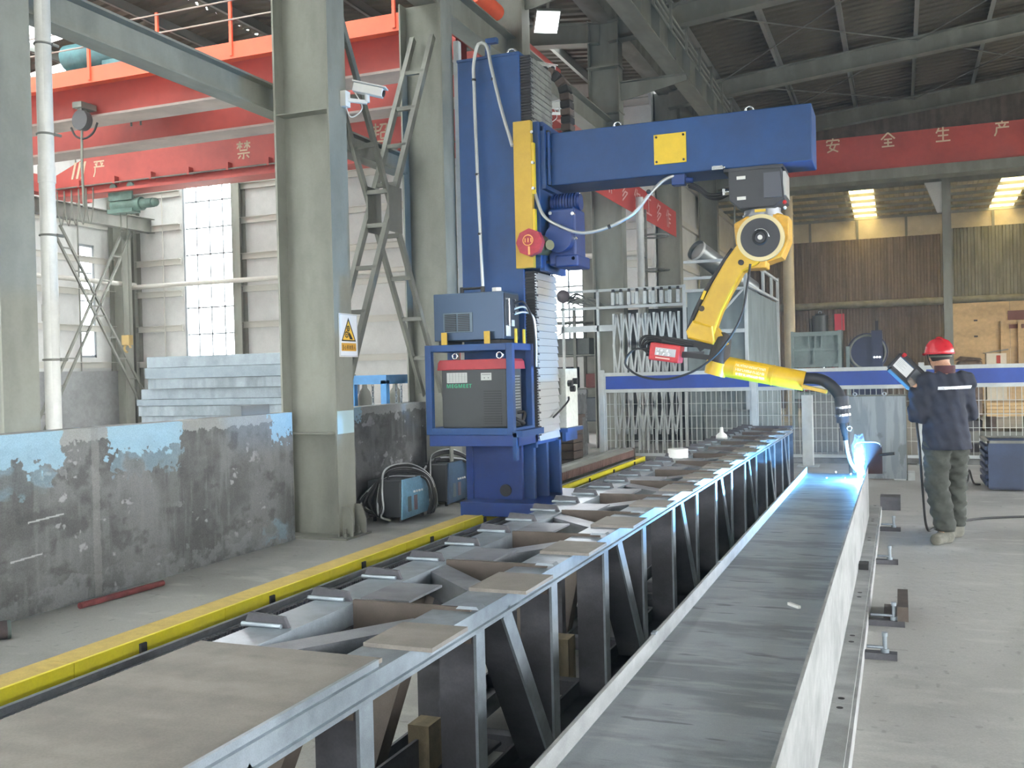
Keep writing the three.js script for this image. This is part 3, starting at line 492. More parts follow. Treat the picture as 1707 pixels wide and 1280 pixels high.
// caged ladder, white pipe, big duct, banner by the far columns
{ const t = new Thing('wall_ladder', 'dark steel ladder fixed beside the white pipe below the banner', 'ladder', [-4.9, 2.6, 20.2]);
  for (const d of [19.75, 20.2]) t.part('stile', box(-4.92, -4.87, 0, 4.9, d, d + 0.05), M.column);
  for (let y = 0.3; y < 4.9; y += 0.3) t.part('rung', cyl(V(-4.9, y, 19.77), V(-4.9, y, 20.22), 0.015, 0.015, 8), M.column);
  for (let y = 2.9; y < 4.9; y += 0.7) t.part('cage_hoop', torus(V(-4.65, y, 20), 0.28, 0.02, 'y', 20), M.column); }
solo('riser_pipe', 'white vertical pipe below the red banner', 'pipe', [-4.78, 0, 19.3], [cyl(V(-4.78, 0, 19.3), V(-4.78, 5.0, 19.3), 0.075, 0.075, 16), ...[1, 2.2, 3.4, 3.9, 4.5].map((y) => cyl(V(-4.78, y, 19.3), V(-4.78, y + 0.1, 19.3), 0.083, 0.083, 16))], M.pvc);
{ const t = new Thing('duct_pipe', 'large grey spiral duct with open round end, left of the robot', 'duct', [-3.3, 3.4, 19.5]);
  const p = V(-3.62, 3.84, 19), q = V(-2.75, 3.1, 20.2);
  t.part('pipe', cyl(p, q, 0.2, 0.2, 24, true), plain(0x8c8f8c, 0.4, 0.6)); t.part('rim', [cyl(p, p.clone().lerp(q, 0.03), 0.21, 0.21, 24, true)], M.pvc); t.part('end_cap', cyl(p.clone().lerp(q, 0.05), p.clone().lerp(q, 0.06), 0.19, 0.19, 24), plain(0xa9aaa6, 0.7));
  t.part('hanger', [bar(q.clone().lerp(p, 0.3), V(-3.0, 6.4, 20), 0.03, 0.03)], M.steelGrey); }
{ const t = new Thing('slogan_banner', 'red slanting slogan banner with white characters between two columns', 'banner', [-4.95, 4.75, 20]);
  M.bannerInk = plain(0xd8a9a2, 0.8);
  t.part('cloth', [box(-4.965, -4.955, 4.73, 5.34, 14.2, 23.6)], plain(0xb5433f, 0.8));
  const mk = (d0, list) => { const out = []; for (const [a, b, c, e] of list) out.push(bar(V(-4.945, 4.85 + b * 0.04, d0 + a * 0.05), V(-4.945, 4.85 + e * 0.04, d0 + c * 0.05), 0.035, 0.006, new THREE.Vector3(1, 0, 0))); t.part('lettering', out, M.bannerInk); };
  const gong = [[1, 9, 9, 9], [5, 9, 5, 1], [0, 1, 10, 1]], zuo = [[3, 10, 0, 6], [2, 7, 2, 0], [5, 10, 3.6, 7], [4.6, 8, 10, 8], [5, 8, 5, 0], [5, 5.4, 9, 5.4], [5, 3, 9, 3]], duo = [[4, 10, 1, 7], [4, 9, 8, 9], [8, 9, 1, 4], [5, 5, 1, 2], [5, 5, 9, 5], [9, 5, 1, 0]];
  [gong, zuo, duo, zuo, gong, duo, zuo].forEach((g, i) => mk(16.6 + i * 0.98, g));
}
solo('vertical_duct', 'pale vertical duct before the ribbed wall right of the robot base', 'duct', [-3.2, 5.4, 32], [cyl(V(-3.2, 0, 32), V(-3.2, 7.0, 32), 0.17, 0.17, 20), ...[5.6, 6.3, 6.6].map((y) => cyl(V(-3.2, y, 32), V(-3.2, y + 0.06, 32), 0.185, 0.185, 20))], M.panelCream);
// lattice cross-brace at the far left wall
{ const t = new Thing('lattice_brace', 'crossed ladder-like lattice brace in front of the far left wall', 'brace', [-21.3, 1.9, 21.5]);
  for (const [a, b] of [[[20.4, 5.9], [23.55, 1.05]], [[19.5, 0.0], [23.1, 6.0]]]) { const P = (q, o) => V(-21.3, q[1], q[0] + o);
    for (const o of [-0.18, 0.18]) t.part('chord', bar(P(a, o), P(b, o), 0.06, 0.06), M.steelGrey);
    for (let k = 1; k < 8; k++) t.part('rung', bar(P(a, -0.18).lerp(P(b, -0.18), k / 8), P(a, 0.18).lerp(P(b, 0.18), k / 8), 0.04, 0.04), M.steelGrey); } }

// ---------------------------------------------------------------- welding gantry on its floor track
M.blue = mottled(0x0e4178, 0x0d3c70, { m: 2, n: 4, s: 301, grain: 5, rough: 0.5 });
M.blueDeep = mottled(0x123777, 0x103068, { m: 2, n: 4, s: 302, grain: 5, rough: 0.45 });
M.yellow = mottled(0xdab827, 0xcaa820, { m: 2, n: 4, s: 303, grain: 6, rough: 0.5 });
M.yellowDull = mottled(0xbf9c34, 0xb49230, { m: 2, n: 4, s: 304, grain: 5, rough: 0.55 });
M.yellowBright = mottled(0xf6e02c, 0xecd426, { m: 2, n: 4, s: 308, grain: 6, rough: 0.45 });
M.yellowDust = mottled(0xb09a6c, 0xbfa65c, { m: 1.5, px: 3, py: 8, s: 305, grain: 12, rough: 0.85 });
M.rail = mottled(0x55565a, 0x3f4044, { m: 1, px: 3, py: 10, s: 306, grain: 12, rough: 0.45, metal: 0.6 });
M.railBright = mottled(0x8b8e92, 0x74777b, { m: 1, px: 3, py: 12, s: 309, rough: 0.35, metal: 0.6 });
M.dark = plain(0x2a2b2d, 0.7);
M.slat = std({ color: 0xd6dadb, roughness: 0.3, metalness: 0.6 });
M.slatDull = mottled(0x9a9d98, 0x85887f, { m: 0.6, n: 6, s: 307, grain: 10, rough: 0.5, metal: 0.45 });
M.hose = std({ color: 0xb9bcba, roughness: 0.35, metalness: 0.5 });
M.chrome = std({ color: 0xd5d7d9, roughness: 0.22, metalness: 0.95 });
M.rubber = plain(0x1d1e20, 0.55);

{ const t = new Thing('gantry_track', 'long floor track with yellow guards, dark rails and blue bed', 'track', [-3.5, 0, 8]);
  t.part('bed', [box(-3.62, -3.0, 0, 0.07, -1, 15.6)], M.blueDeep);
  for (const x of [-3.84, -2.99]) t.part('rail_bed', [box(x, x + 0.2, 0, 0.06, -1, 15.6)], M.rail);
  for (const x of [-3.78, -2.9]) t.part('rail', [box(x, x + 0.07, 0.06, 0.075, -1, 15.6), box(x + 0.02, x + 0.05, 0.075, 0.11, -1, 15.6)], M.railBright);
  const teeth = []; for (let d = 1.2; d < 9; d += 0.03) teeth.push(box(-3.67, -3.635, 0.07, 0.09, d, d + 0.015));
  t.part('rack_teeth', teeth, M.rail, t.o, 'stuff');
  for (let k = 0; k < 14; k++) {      // guard sections with their clips, both sides
    const d0 = -1 + k * 1.19, d1 = d0 + 1.186;
    const a = t.part('guard_cover', [box(-4.08, -3.88, 0.125, 0.14, d0, d1)], M.yellowDust); t.part('guard_lip', [box(-3.9, -3.878, 0.118, 0.142, d0, d1), box(-3.888, -3.88, 0.055, 0.12, d0, d1), box(-4.08, -4.07, 0, 0.125, d0, d1)], M.yellowBright, a);
    t.part('clip', rbox(-3.884, -3.866, 0.04, 0.118, d0 + 0.45, d0 + 0.5, 0.004), M.dark, a);
    const b = t.part('guard_cover', [box(-2.84, -2.66, 0.125, 0.14, d0, d1), box(-2.67, -2.66, 0, 0.125, d0, d1)], M.yellow); t.part('clip', rbox(-2.86, -2.842, 0.05, 0.12, d0 + 0.45, d0 + 0.5, 0.004), M.dark, b);
  } }

{ const t = new Thing('welding_gantry', 'tall blue column-and-boom welding manipulator carrying the robot', 'manipulator', [-3.7, 0.1, 9.6]);
  t.part('carriage', [rbox(-4.12, -2.85, 0.13, 0.27, 8.95, 10.25, 0.01), box(-4.0, -3.9, 0.1, 0.13, 9, 10.2)], M.blueDeep);
  const ped = t.part('pedestal', [rbox(-4.12, -3.57, 0.26, 0.84, 9.22, 9.86, 0.012), box(-4.15, -4.08, 0.26, 0.84, 9.19, 9.24), box(-3.62, -3.54, 0.26, 0.84, 9.19, 9.24)], M.blueDeep);
  t.part('port', cyl(V(-3.73, 0.36, 9.205), V(-3.73, 0.36, 9.235), 0.062, 0.062, 24), M.dark, ped);
  t.part('pedestal_flange', box(-4.18, -3.4, 0.82, 0.86, 9.14, 9.92), M.blue, ped);
  for (const [a, b, d] of [[-3.57, -3.45, 9.3], [-3.57, -3.4, 9.55], [-3.57, -3.36, 9.84]]) t.part('pedestal_rib', rbox(a, b, 0.26, 0.83, d, d + 0.06, 0.006), M.blue, ped);
  const col = t.part('column', [rbox(-4.15, -3.47, 0.84, 4.73, 9.2, 9.87, 0.012), box(-4.15, -3.47, 4.72, 4.745, 9.19, 9.88)], M.blue);
  t.part('lifting_eye', [torus(V(-3.66, 4.83, 9.5), 0.05, 0.014), cyl(V(-3.66, 4.74, 9.5), V(-3.66, 4.78, 9.5), 0.03, 0.02, 12)], M.chrome, col);
  t.part('hose_bracket', [bar(V(-3.86, 4.72, 9.3), V(-3.82, 4.93, 9.25), 0.05, 0.02), box(-3.84, -3.72, 4.88, 4.93, 9.22, 9.28)], M.blue, col);
  // telescopic way covers: black bellows edge and metal slats on the right face
  t.part('way_cover_frame', box(-3.475, -3.375, 0.86, 2.56, 9.24, 9.84), M.black); t.part('way_cover_frame', box(-3.475, -3.375, 4.02, 4.7, 9.24, 9.84), M.black);
  const ribs = []; for (let y = 0.88; y < 2.55; y += 0.028) ribs.push(box(-3.472, -3.362, y, y + 0.017, 9.215, 9.3)); for (let y = 4.04; y < 4.7; y += 0.028) ribs.push(box(-3.472, -3.362, y, y + 0.017, 9.215, 9.3));
  t.part('bellows_folds', ribs, M.dark, t.o, 'stuff');
  for (let k = 0; k < 23; k++) { const y = 0.86 + k * 0.0735; t.part('cover_slat', prism('xy', [[-3.376, y], [-3.352, y], [-3.366, y + 0.07], [-3.376, y + 0.07]], 9.24, 9.86), M.slat); }
  for (let k = 0; k < 11; k++) { const y = 4.03 + k * 0.061; t.part('cover_slat', prism('xy', [[-3.376, y], [-3.358, y], [-3.366, y + 0.058], [-3.376, y + 0.058]], 9.24, 9.86), M.slatDull); }
  // saddle, yellow guard
  t.part('saddle', [rbox(-3.46, -3.27, 2.58, 4.02, 9.16, 9.92, 0.01), box(-3.3, -3.25, 2.55, 2.72, 9.2, 9.86), box(-3.3, -3.24, 3.93, 4.02, 9.2, 9.86)], M.blue);
  const bolts = []; for (const y of [2.64, 3.97]) for (const d of [9.26, 9.45, 9.64, 9.8]) bolts.push(cyl(V(-3.25, y, d), V(-3.225, y, d), 0.018, 0.018, 6)); for (const b of bolts) t.part('bolt', b, M.dark);
  const yc = t.part('side_guard', rbox(-3.51, -3.325, 2.575, 4.02, 9.08, 9.15, 0.006), M.yellowDull);
  t.part('guard_edge', [box(-3.325, -3.3, 3.3, 3.8, 9.09, 9.14), box(-3.325, -3.3, 2.75, 3.15, 9.09, 9.14)], M.yellow, yc);
  for (const [x, y] of [[-3.31, 3.9], [-3.31, 3.6], [-3.31, 3.35]]) t.part('guard_fastener', cyl(V(x, y, 9.07), V(x, y, 9.1), 0.016, 0.016, 8), M.chrome, yc);
  // boom
  const boom = t.part('boom', [rbox(-3.24, -0.7, 3.4, 3.92, 9.3, 9.8, 0.012)], M.blue);
  t.part('boom_flange', box(-3.27, -3.22, 3.36, 3.98, 9.2, 9.86), M.blue, boom);
  for (const y of [3.42, 3.58, 3.75, 3.92]) t.part('flange_rib', box(-3.22, -3.19, y - 0.02, y + 0.02, 9.24, 9.3), M.dark, boom);
  t.part('flange_pin', cyl(V(-3.2, 3.4, 9.25), V(-3.2, 3.92, 9.25), 0.018, 0.018, 10), M.blue, boom);
  t.part('cover_plate', prism('xy', [[-2.15, 3.5], [-1.84, 3.5], [-1.84, 3.785], [-2.15, 3.785]], 9.288, 9.3, 0.004), M.yellow, boom);
  for (const [x, y] of [[-2.125, 3.525], [-1.865, 3.525], [-2.125, 3.76], [-1.865, 3.76]]) t.part('cover_screw', cyl(V(x, y, 9.28), V(x, y, 9.29), 0.011, 0.011, 10), M.dark, boom);
  for (const x of [-2.57, -1.28]) t.part('lifting_eye', [torus(V(x, 3.975, 9.55), 0.04, 0.012), cyl(V(x, 3.92, 9.55), V(x, 3.945, 9.55), 0.025, 0.02, 12)], M.chrome, boom);
  t.part('hose_gland', [rbox(-2.0, -1.87, 3.3, 3.41, 9.34, 9.44, 0.01), cyl(V(-1.87, 3.35, 9.4), V(-1.8, 3.34, 9.4), 0.03, 0.025, 12)], M.blueDeep, boom);
  t.part('limit_switch', [box(-1.6, -1.5, 3.395, 3.43, 9.27, 9.3), ball(V(-1.49, 3.41, 9.28), 0.014)], M.chrome, boom);
  // lifting drive below the boom
  t.part('gearbox', [rbox(-3.24, -2.95, 2.6, 3.17, 9.28, 9.62, 0.03), rbox(-3.16, -2.92, 2.58, 2.7, 9.25, 9.66, 0.02), cyl(V(-3.1, 2.86, 9.18), V(-3.1, 2.86, 9.3), 0.14, 0.14, 28)], M.blueDeep);
  const fins = []; for (let k = 0; k < 9; k++) fins.push(cyl(V(-3.22 + k * 0.03, 3.24, 9.45), V(-3.205 + k * 0.03, 3.24, 9.45), 0.1, 0.1, 20)); fins.push(cyl(V(-3.24, 3.24, 9.45), V(-2.94, 3.24, 9.45), 0.085, 0.085, 20));
  t.part('motor', fins, M.blueDeep);
  const bolts2 = []; for (const [x, y] of [[-2.97, 3.1], [-2.95, 2.86], [-2.97, 2.66], [-3.2, 3.12]]) t.part('gearbox_bolt', cyl(V(x, y, 9.25), V(x, y, 9.29), 0.018, 0.018, 8), M.chrome);
  t.part('brake', [cyl(V(-3.28, 2.8, 8.97), V(-3.28, 2.8, 9.28), 0.1, 0.1, 24), cyl(V(-3.2, 2.78, 9.1), V(-3.14, 2.78, 9.05), 0.05, 0.05, 14)], plain(0x5b5a3c, 0.45, 0.3));
  const cap = t.part('brake_cap', cyl(V(-3.3, 2.8, 8.9), V(-3.3, 2.8, 8.98), 0.135, 0.135, 8), mottled(0xa93240, 0x9a2c3b, { m: 0.5, n: 4, s: 311, rough: 0.6 }));
  t.part('cap_mark', [torus(V(-3.31, 2.82, 8.897), 0.05, 0.006), ...[[-0.03, 0], [0, 0], [0.03, 0]].map(([a]) => box(-3.313 + a, -3.303 + a, 2.8, 2.84, 8.893, 8.899)), box(-3.31, -3.29, 2.68, 2.76, 8.893, 8.899)], plain(0xe0a060, 0.6), cap);
  // conduits
  t.part('conduit', tube([V(-3.885, 2.36, 9.12), V(-3.9, 2.9, 9.12), V(-3.92, 3.7, 9.12), V(-3.93, 4.4, 9.12), V(-3.925, 4.68, 9.12), V(-3.87, 4.86, 9.13), V(-3.8, 4.84, 9.13), V(-3.74, 4.6, 9.12), V(-3.63, 4.15, 9.1), V(-3.515, 3.78, 9.07)], 0.017, 90, 10), M.hose);
  for (const [x, y] of [[-3.92, 3.55], [-3.93, 4.5], [-3.72, 4.48], [-3.53, 3.83], [-3.905, 2.95]]) t.part('conduit_tie', cyl(V(x - 0.004, y - 0.01, 9.12), V(x, y + 0.012, 9.12), 0.021, 0.021, 10), M.dark);
  t.part('conduit', tube([V(-3.33, 3.35, 9.15), V(-3.22, 3.08, 9.12), V(-3.05, 2.96, 9.1), V(-2.83, 2.88, 9.1), V(-2.56, 2.92, 9.12), V(-2.32, 3.04, 9.15), V(-2.17, 3.22, 9.2), V(-2.06, 3.35, 9.3), V(-1.97, 3.39, 9.36), V(-1.93, 3.36, 9.4)], 0.016, 80, 10), M.hose);
  for (const [x, y] of [[-2.56, 2.92], [-2.17, 3.22], [-3.05, 2.96]]) t.part('conduit_tie', ball(V(x, y, 9.12), 0.022), M.dark);
  // cable chain hanging behind the column
  const chain = []; const cp = new THREE.CatmullRomCurve3([V(-3.75, 4.66, 10.1), V(-3.6, 4.78, 10.1), V(-3.42, 4.75, 10.1), V(-3.3, 4.6, 10.1), V(-3.27, 4.3, 10.1), V(-3.27, 3.9, 10.1), V(-3.27, 3.2, 10.1)]);
  for (let k = 0; k < 24; k++) { const a = cp.getPointAt(k / 24), b = cp.getPointAt((k + 0.86) / 24); t.part('chain_link', bar(a, b, 0.11, 0.16, new THREE.Vector3(0, 0, 1), 0.008), k % 2 ? M.rubber : mottled(0x4a4039, 0x5b4f46, { m: 0.4, n: 3, s: 312 + (k >> 3), size: 64, rough: 0.6 })); }
  // shelf for the power source on the front, and one behind
  t.part('shelf', [rbox(-4.28, -3.36, 0.85, 0.96, 8.62, 9.2, 0.006), box(-4.1, -3.6, 0.86, 0.9, 9.1, 9.24)], M.blueDeep);
  t.part('shelf_bracket', [box(-3.4, -3.36, 0.72, 0.98, 8.6, 8.66), box(-3.4, -3.3, 0.94, 1.0, 8.6, 9.2), box(-3.4, -3.36, 0.8, 0.98, 9.12, 9.18)], M.blue);
  t.part('rear_shelf', [box(-3.56, -3.3, 0.9, 0.94, 9.95, 10.5), box(-3.5, -3.46, 0.8, 0.9, 10.0, 10.4), box(-3.38, -3.34, 0.8, 0.9, 10.0, 10.4)], M.blue); }

// white control box on the rear shelf
{ const t = new Thing('control_box', 'small white control box with connectors behind the silver slat cover', 'box', [-3.43, 0.94, 10.3]);
  t.part('body', rbox(-3.53, -3.34, 0.94, 1.58, 10.05, 10.45, 0.01), mottled(0xd9dcd2, 0xcbd0c6, { m: 1, n: 4, s: 320, rough: 0.5 }));
  for (const [d, y] of [[10.12, 1.42], [10.3, 1.44], [10.2, 1.36]]) t.part('connector', cyl(V(-3.34, y, d), V(-3.29, y, d), 0.035, 0.035, 14), M.rubber);
  t.part('connector', [rbox(-3.5, -3.4, 1.3, 1.48, 10.02, 10.06, 0.006)], M.steelGrey);
  t.part('label_plate', box(-3.48, -3.43, 1.08, 1.14, 10.045, 10.05), M.steelGrey);
  t.part('cable', tube([V(-3.33, 1.27, 10.1), V(-3.3, 1.24, 10.0), V(-3.31, 1.16, 9.8), V(-3.32, 1.08, 9.55)], 0.01), M.rubber); }

// frame holding the welding power source, cooler on top
{ const t = new Thing('equipment_frame', 'blue angle-steel frame on the gantry shelf around the power source', 'frame', [-3.84, 0.96, 8.9]);
  const X = [-4.3, -3.385], D = [8.6, 9.18], y0 = 0.96, y1 = 1.83, w = 0.065;
  for (const x of X) for (const d of D) t.part('post', rbox(x, x + (x < -4 ? w : -w), y0, y1, d, d + (d < 9 ? w : -w), 0.005), M.blue);
  for (const d of D) for (const y of [y0, y1 - w]) t.part('cross_bar', rbox(X[0] + w, X[1] - w, y, y + w, d + (d < 9 ? 0 : -w), d + (d < 9 ? w : 0), 0.005), M.blue);
  for (const x of X) for (const y of [y0, y1 - w]) t.part('side_bar', rbox(x + (x < -4 ? 0 : -w), x + (x < -4 ? w : 0), y, y + w, D[0] + w, D[1] - w, 0.005), M.blue);
  t.part('floor_plate', box(-4.24, -3.45, 1.0, 1.02, 8.66, 9.12), M.blueDeep);
  t.part('top_plate', box(-4.24, -3.45, 1.8, 1.825, 8.66, 9.12), M.blueDeep);
  for (const [x, d] of [[-4.13, 8.625], [-3.68, 8.625]]) t.part('stop_lug', rbox(x, x + 0.06, 1.83, 1.95, d, d + 0.012, 0.003), M.yellowDull);
  for (const d of [8.78, 9.0]) t.part('stop_lug', rbox(-3.43, -3.415, 1.83, 1.97, d, d + 0.05, 0.003), M.yellow); }
{ const t = new Thing('power_source', 'dark welding power source with red top and green maker lettering', 'welder', [-3.83, 1.02, 8.9]);
  const b = t.part('body', rbox(-4.17, -3.48, 1.02, 1.6, 8.69, 9.08, 0.02), mottled(0x3c4041, 0x34383a, { m: 1, n: 4, s: 330, grain: 5, rough: 0.6 }));
  t.part('top_cover', [prism('xy', [[-4.21, 1.585], [-3.44, 1.585], [-3.45, 1.66], [-3.47, 1.685], [-4.18, 1.685], [-4.2, 1.66]], 8.68, 9.09, 0.008)], mottled(0xa8323a, 0x992b34, { m: 1, n: 4, s: 331, grain: 5, rough: 0.5 }));
  t.part('lifting_eye', torus(V(-4.03, 1.72, 8.72), 0.026, 0.009), M.chrome); t.part('lifting_eye', torus(V(-3.56, 1.72, 8.72), 0.03, 0.01), M.chrome);
  const map = canvas(512, 384, (x, w, h) => {
    x.fillStyle = '#3a3e40'; x.fillRect(0, 0, w, h);
    x.fillStyle = '#b9bcb8'; x.fillRect(36, 18, 168, 86); x.strokeStyle = '#6c6f72'; x.lineWidth = 2; for (let j = 0; j < 7; j++) { x.beginPath(); x.moveTo(42, 28 + j * 11); x.lineTo(198, 28 + j * 11); x.stroke(); } for (let j = 0; j < 6; j++) { x.beginPath(); x.moveTo(60 + j * 25, 22); x.lineTo(60 + j * 25, 100); x.stroke(); }
    x.fillStyle = '#b9bcb8'; x.fillRect(316, 24, 86, 62); x.fillStyle = '#55585c'; x.fillRect(324, 36, 70, 4); x.fillRect(340, 62, 8, 8); x.fillRect(372, 62, 8, 8);
    x.fillStyle = '#2f9f74'; x.font = 'bold 44px sans-serif'; x.fillText('MEGMEET', 30, 146);
  });
  t.part('print', quad(V(-3.825, 1.36, 8.687), V(0.33, 0, 0), V(0, 0.22, 0)), std({ map, roughness: 0.6 }), b);
  for (let k = 0; k < 14; k++) t.part('vent_slit', box(-3.72, -3.54, 1.06 + k * 0.024, 1.068 + k * 0.024, 8.682, 8.69), M.dark, b);
  for (let k = 0; k < 12; k++) t.part('vent_slit', box(-3.482, -3.474, 1.2 + k * 0.028, 1.212 + k * 0.028, 8.75, 9.02), M.slatDull, b);
  t.part('plug_cable', tube([V(-3.47, 1.12, 8.8), V(-3.42, 1.1, 8.78), V(-3.4, 1.06, 8.9), V(-3.45, 1.04, 9.0)], 0.018), M.rubber); t.part('plug_cable', tube([V(-3.47, 1.16, 8.92), V(-3.41, 1.16, 8.95), V(-3.4, 1.05, 8.85)], 0.016), M.rubber); }
{ const t = new Thing('cooling_unit', 'dark blue sheet-metal unit with vent grille above the power source', 'cabinet', [-3.86, 1.83, 8.9]);
  const b = t.part('body', rbox(-4.235, -3.5, 1.87, 2.33, 8.69, 9.1, 0.008), std({ color: 0x2a4058, roughness: 0.34, metalness: 0.35 }));
  t.part('foot', box(-4.2, -4.1, 1.83, 1.87, 8.72, 9.05), M.dark); t.part('foot', box(-3.7, -3.55, 1.83, 1.87, 8.72, 9.05), M.dark);
  t.part('vent_frame', [rbox(-4.13, -3.82, 1.95, 2.14, 8.682, 8.69, 0.003)], std({ color: 0x53636f, roughness: 0.4, metalness: 0.4 }), b);
  for (let k = 0; k < 10; k++) { for (const [p, q] of [[-4.11, -3.99], [-3.97, -3.85]]) t.part('louvre', box(p, q, 1.962 + k * 0.017, 1.972 + k * 0.017, 8.672, 8.684), M.dark, b); }
  t.part('side_panel', box(-3.5, -3.492, 1.9, 2.31, 8.71, 9.08), plain(0x23282d, 0.5), b);
  t.part('handle', [cyl(V(-3.475, 2.0, 8.78), V(-3.475, 2.26, 8.78), 0.008, 0.008, 8), box(-3.5, -3.47, 2.25, 2.265, 8.775, 8.785), box(-3.5, -3.47, 1.995, 2.01, 8.775, 8.785)], M.chrome, b);
  t.part('rating_plate', box(-3.493, -3.488, 1.9, 2.0, 8.73, 8.84), M.white, b); t.part('rating_plate', box(-3.493, -3.488, 2.0, 2.06, 8.88, 8.95), M.pvc, b);
  for (const y of [2.13, 2.19, 2.25]) t.part('terminal', cyl(V(-3.49, y, 8.92), V(-3.46, y, 8.92), 0.012, 0.012, 10), M.chrome, b);
  t.part('top_handle', [cyl(V(-3.94, 2.37, 8.72), V(-3.72, 2.37, 8.72), 0.012, 0.012, 8), cyl(V(-3.94, 2.33, 8.72), V(-3.94, 2.385, 8.72), 0.02, 0.02, 10), cyl(V(-3.72, 2.33, 8.72), V(-3.72, 2.385, 8.72), 0.02, 0.02, 10)], M.rubber, b);
  t.part('filler_cap', cyl(V(-3.6, 2.33, 8.78), V(-3.6, 2.37, 8.78), 0.045, 0.045, 16), M.white, b);
  for (const k of [0, 1, 2]) t.part('coolant_hose', tube([V(-3.49, 2.22 - k * 0.05, 8.95), V(-3.42, 2.24 - k * 0.05, 9.0 + k * 0.02), V(-3.36, 2.1, 9.08 + k * 0.02), V(-3.34, 1.9, 9.1 + k * 0.02), V(-3.35, 1.6, 9.12 + k * 0.02)], 0.011), k ? M.hose : M.rubber); }

// ---------------------------------------------------------------- welding robot hanging under the boom
M.roboYellow = mottled(0xd0a81f, 0xc2991a, { m: 1.2, n: 4, s: 340, grain: 6, rough: 0.38 });
M.castYellow = mottled(0xd8a93c, 0xc4942e, { m: 0.8, n: 5, s: 341, grain: 10, rough: 0.5 });
M.charcoal = plain(0x34363b, 0.5);
{ const t = new Thing('welding_robot', 'yellow articulated welding robot hanging under the blue boom', 'robot', [-1.2, 3.38, 9.55]);
  const base = t.part('base', [prism('xy', [[-1.46, 3.38], [-0.98, 3.38], [-0.955, 3.08], [-1.05, 3.02], [-1.36, 3.02], [-1.45, 3.1]], 9.32, 9.76, 0.01), box(-1.5, -0.96, 3.37, 3.4, 9.31, 9.78)], M.charcoal);
  t.part('base_panel', prism('xy', [[-1.135, 3.33], [-0.99, 3.33], [-0.975, 3.1], [-1.135, 3.1]], 9.3, 9.32), plain(0x4d5059, 0.5), base);
  t.part('side_plate', prism('dy', [[9.36, 3.12], [9.7, 3.12], [9.7, 3.34], [9.36, 3.34]], -0.968, -0.945), plain(0xb9bbb6, 0.4, 0.5), base);
  for (const [x, y, w] of [[-1.38, 3.29, 0.08], [-1.38, 3.1, 0.08]]) t.part('label_plate', box(x, x + w, y, y + 0.03, 9.308, 9.318), M.white, base);
  t.part('signal_lamp', ball(V(-0.955, 3.05, 9.34), 0.02), plain(0xc02a2a, 0.3), base); t.part('signal_lamp', ball(V(-0.953, 3.0, 9.34), 0.016), M.white, base);
  t.part('cable_plug', [cyl(V(-1.5, 3.2, 9.4), V(-1.46, 3.2, 9.4), 0.03, 0.03, 12), box(-1.525, -1.5, 3.17, 3.23, 9.38, 9.42)], M.chrome, base);
  t.part('swivel', [cyl(V(-1.18, 3.03, 9.55), V(-1.18, 2.94, 9.55), 0.17, 0.17, 32), cyl(V(-1.18, 2.98, 9.55), V(-1.18, 2.96, 9.55), 0.185, 0.185, 32)], std({ color: 0x7c7e80, roughness: 0.35, metalness: 0.7 }));
  t.part('label_plate', box(-1.23, -1.13, 2.985, 3.01, 9.372, 9.38), M.yellow);
  t.part('shoulder', [prism('xy', [[-1.43, 2.9], [-1.3, 2.97], [-1.02, 2.97], [-0.93, 2.93], [-0.93, 2.72], [-1.0, 2.56], [-1.2, 2.5], [-1.38, 2.56], [-1.42, 2.72]], 9.42, 9.74, 0.015), cyl(V(-1.172, 2.735, 9.3), V(-1.172, 2.735, 9.5), 0.2, 0.2, 40)], M.castYellow);
  const disc = t.part('shoulder_ring', [cyl(V(-1.172, 2.735, 9.28), V(-1.172, 2.735, 9.33), 0.215, 0.215, 44)], std({ color: 0xb9ad84, roughness: 0.35, metalness: 0.55 }));
  t.part('shoulder_cap', [cyl(V(-1.172, 2.735, 9.262), V(-1.172, 2.735, 9.285), 0.178, 0.178, 44)], plain(0x33353a, 0.55), disc);
  t.part('cap_hub', [torus(V(-1.172, 2.735, 9.262), 0.06, 0.012)], M.black, disc); t.part('cap_arc', torus(V(-1.172, 2.735, 9.258), 0.078, 0.007, 'z', 20, 2.2).rotateZ(0), M.chrome, disc); t.part('hub_screw', cyl(V(-1.172, 2.735, 9.25), V(-1.172, 2.735, 9.265), 0.022, 0.022, 16), M.white, disc);
  t.part('counter_bracket', [rbox(-1.39, -1.13, 2.46, 2.55, 9.34, 9.6, 0.015)], M.castYellow);
  const ua = [[-1.4, 2.68], [-1.5, 2.55], [-1.63, 2.34], [-1.74, 2.14], [-1.82, 1.98], [-1.87, 1.85], [-1.64, 1.78], [-1.6, 1.93], [-1.545, 2.07], [-1.45, 2.25], [-1.34, 2.43], [-1.2, 2.5], [-1.1, 2.62], [-1.3, 2.75]];
  const arm = t.part('upper_arm', prism('xy', ua, 9.31, 9.47, 0.02), M.roboYellow);
  t.part('arm_cable_pack', tube([V(-1.44, 2.66, 9.42), V(-1.53, 2.54, 9.42), V(-1.67, 2.33, 9.42), V(-1.79, 2.12, 9.42), V(-1.88, 1.9, 9.42)], 0.028, 40, 10), M.rubber);
  t.part('arm_port', cyl(V(-1.73, 2.11, 9.3), V(-1.73, 2.11, 9.312), 0.027, 0.027, 20), plain(0x3c3222, 0.6), arm); t.part('arm_bolt', cyl(V(-1.355, 2.52, 9.29), V(-1.355, 2.52, 9.312), 0.026, 0.026, 16), M.dark, arm);
  t.part('arm_cover', prism('xy', [[-1.74, 2.2], [-1.715, 2.19], [-1.68, 2.27], [-1.705, 2.28]], 9.303, 9.312), M.yellow, arm);
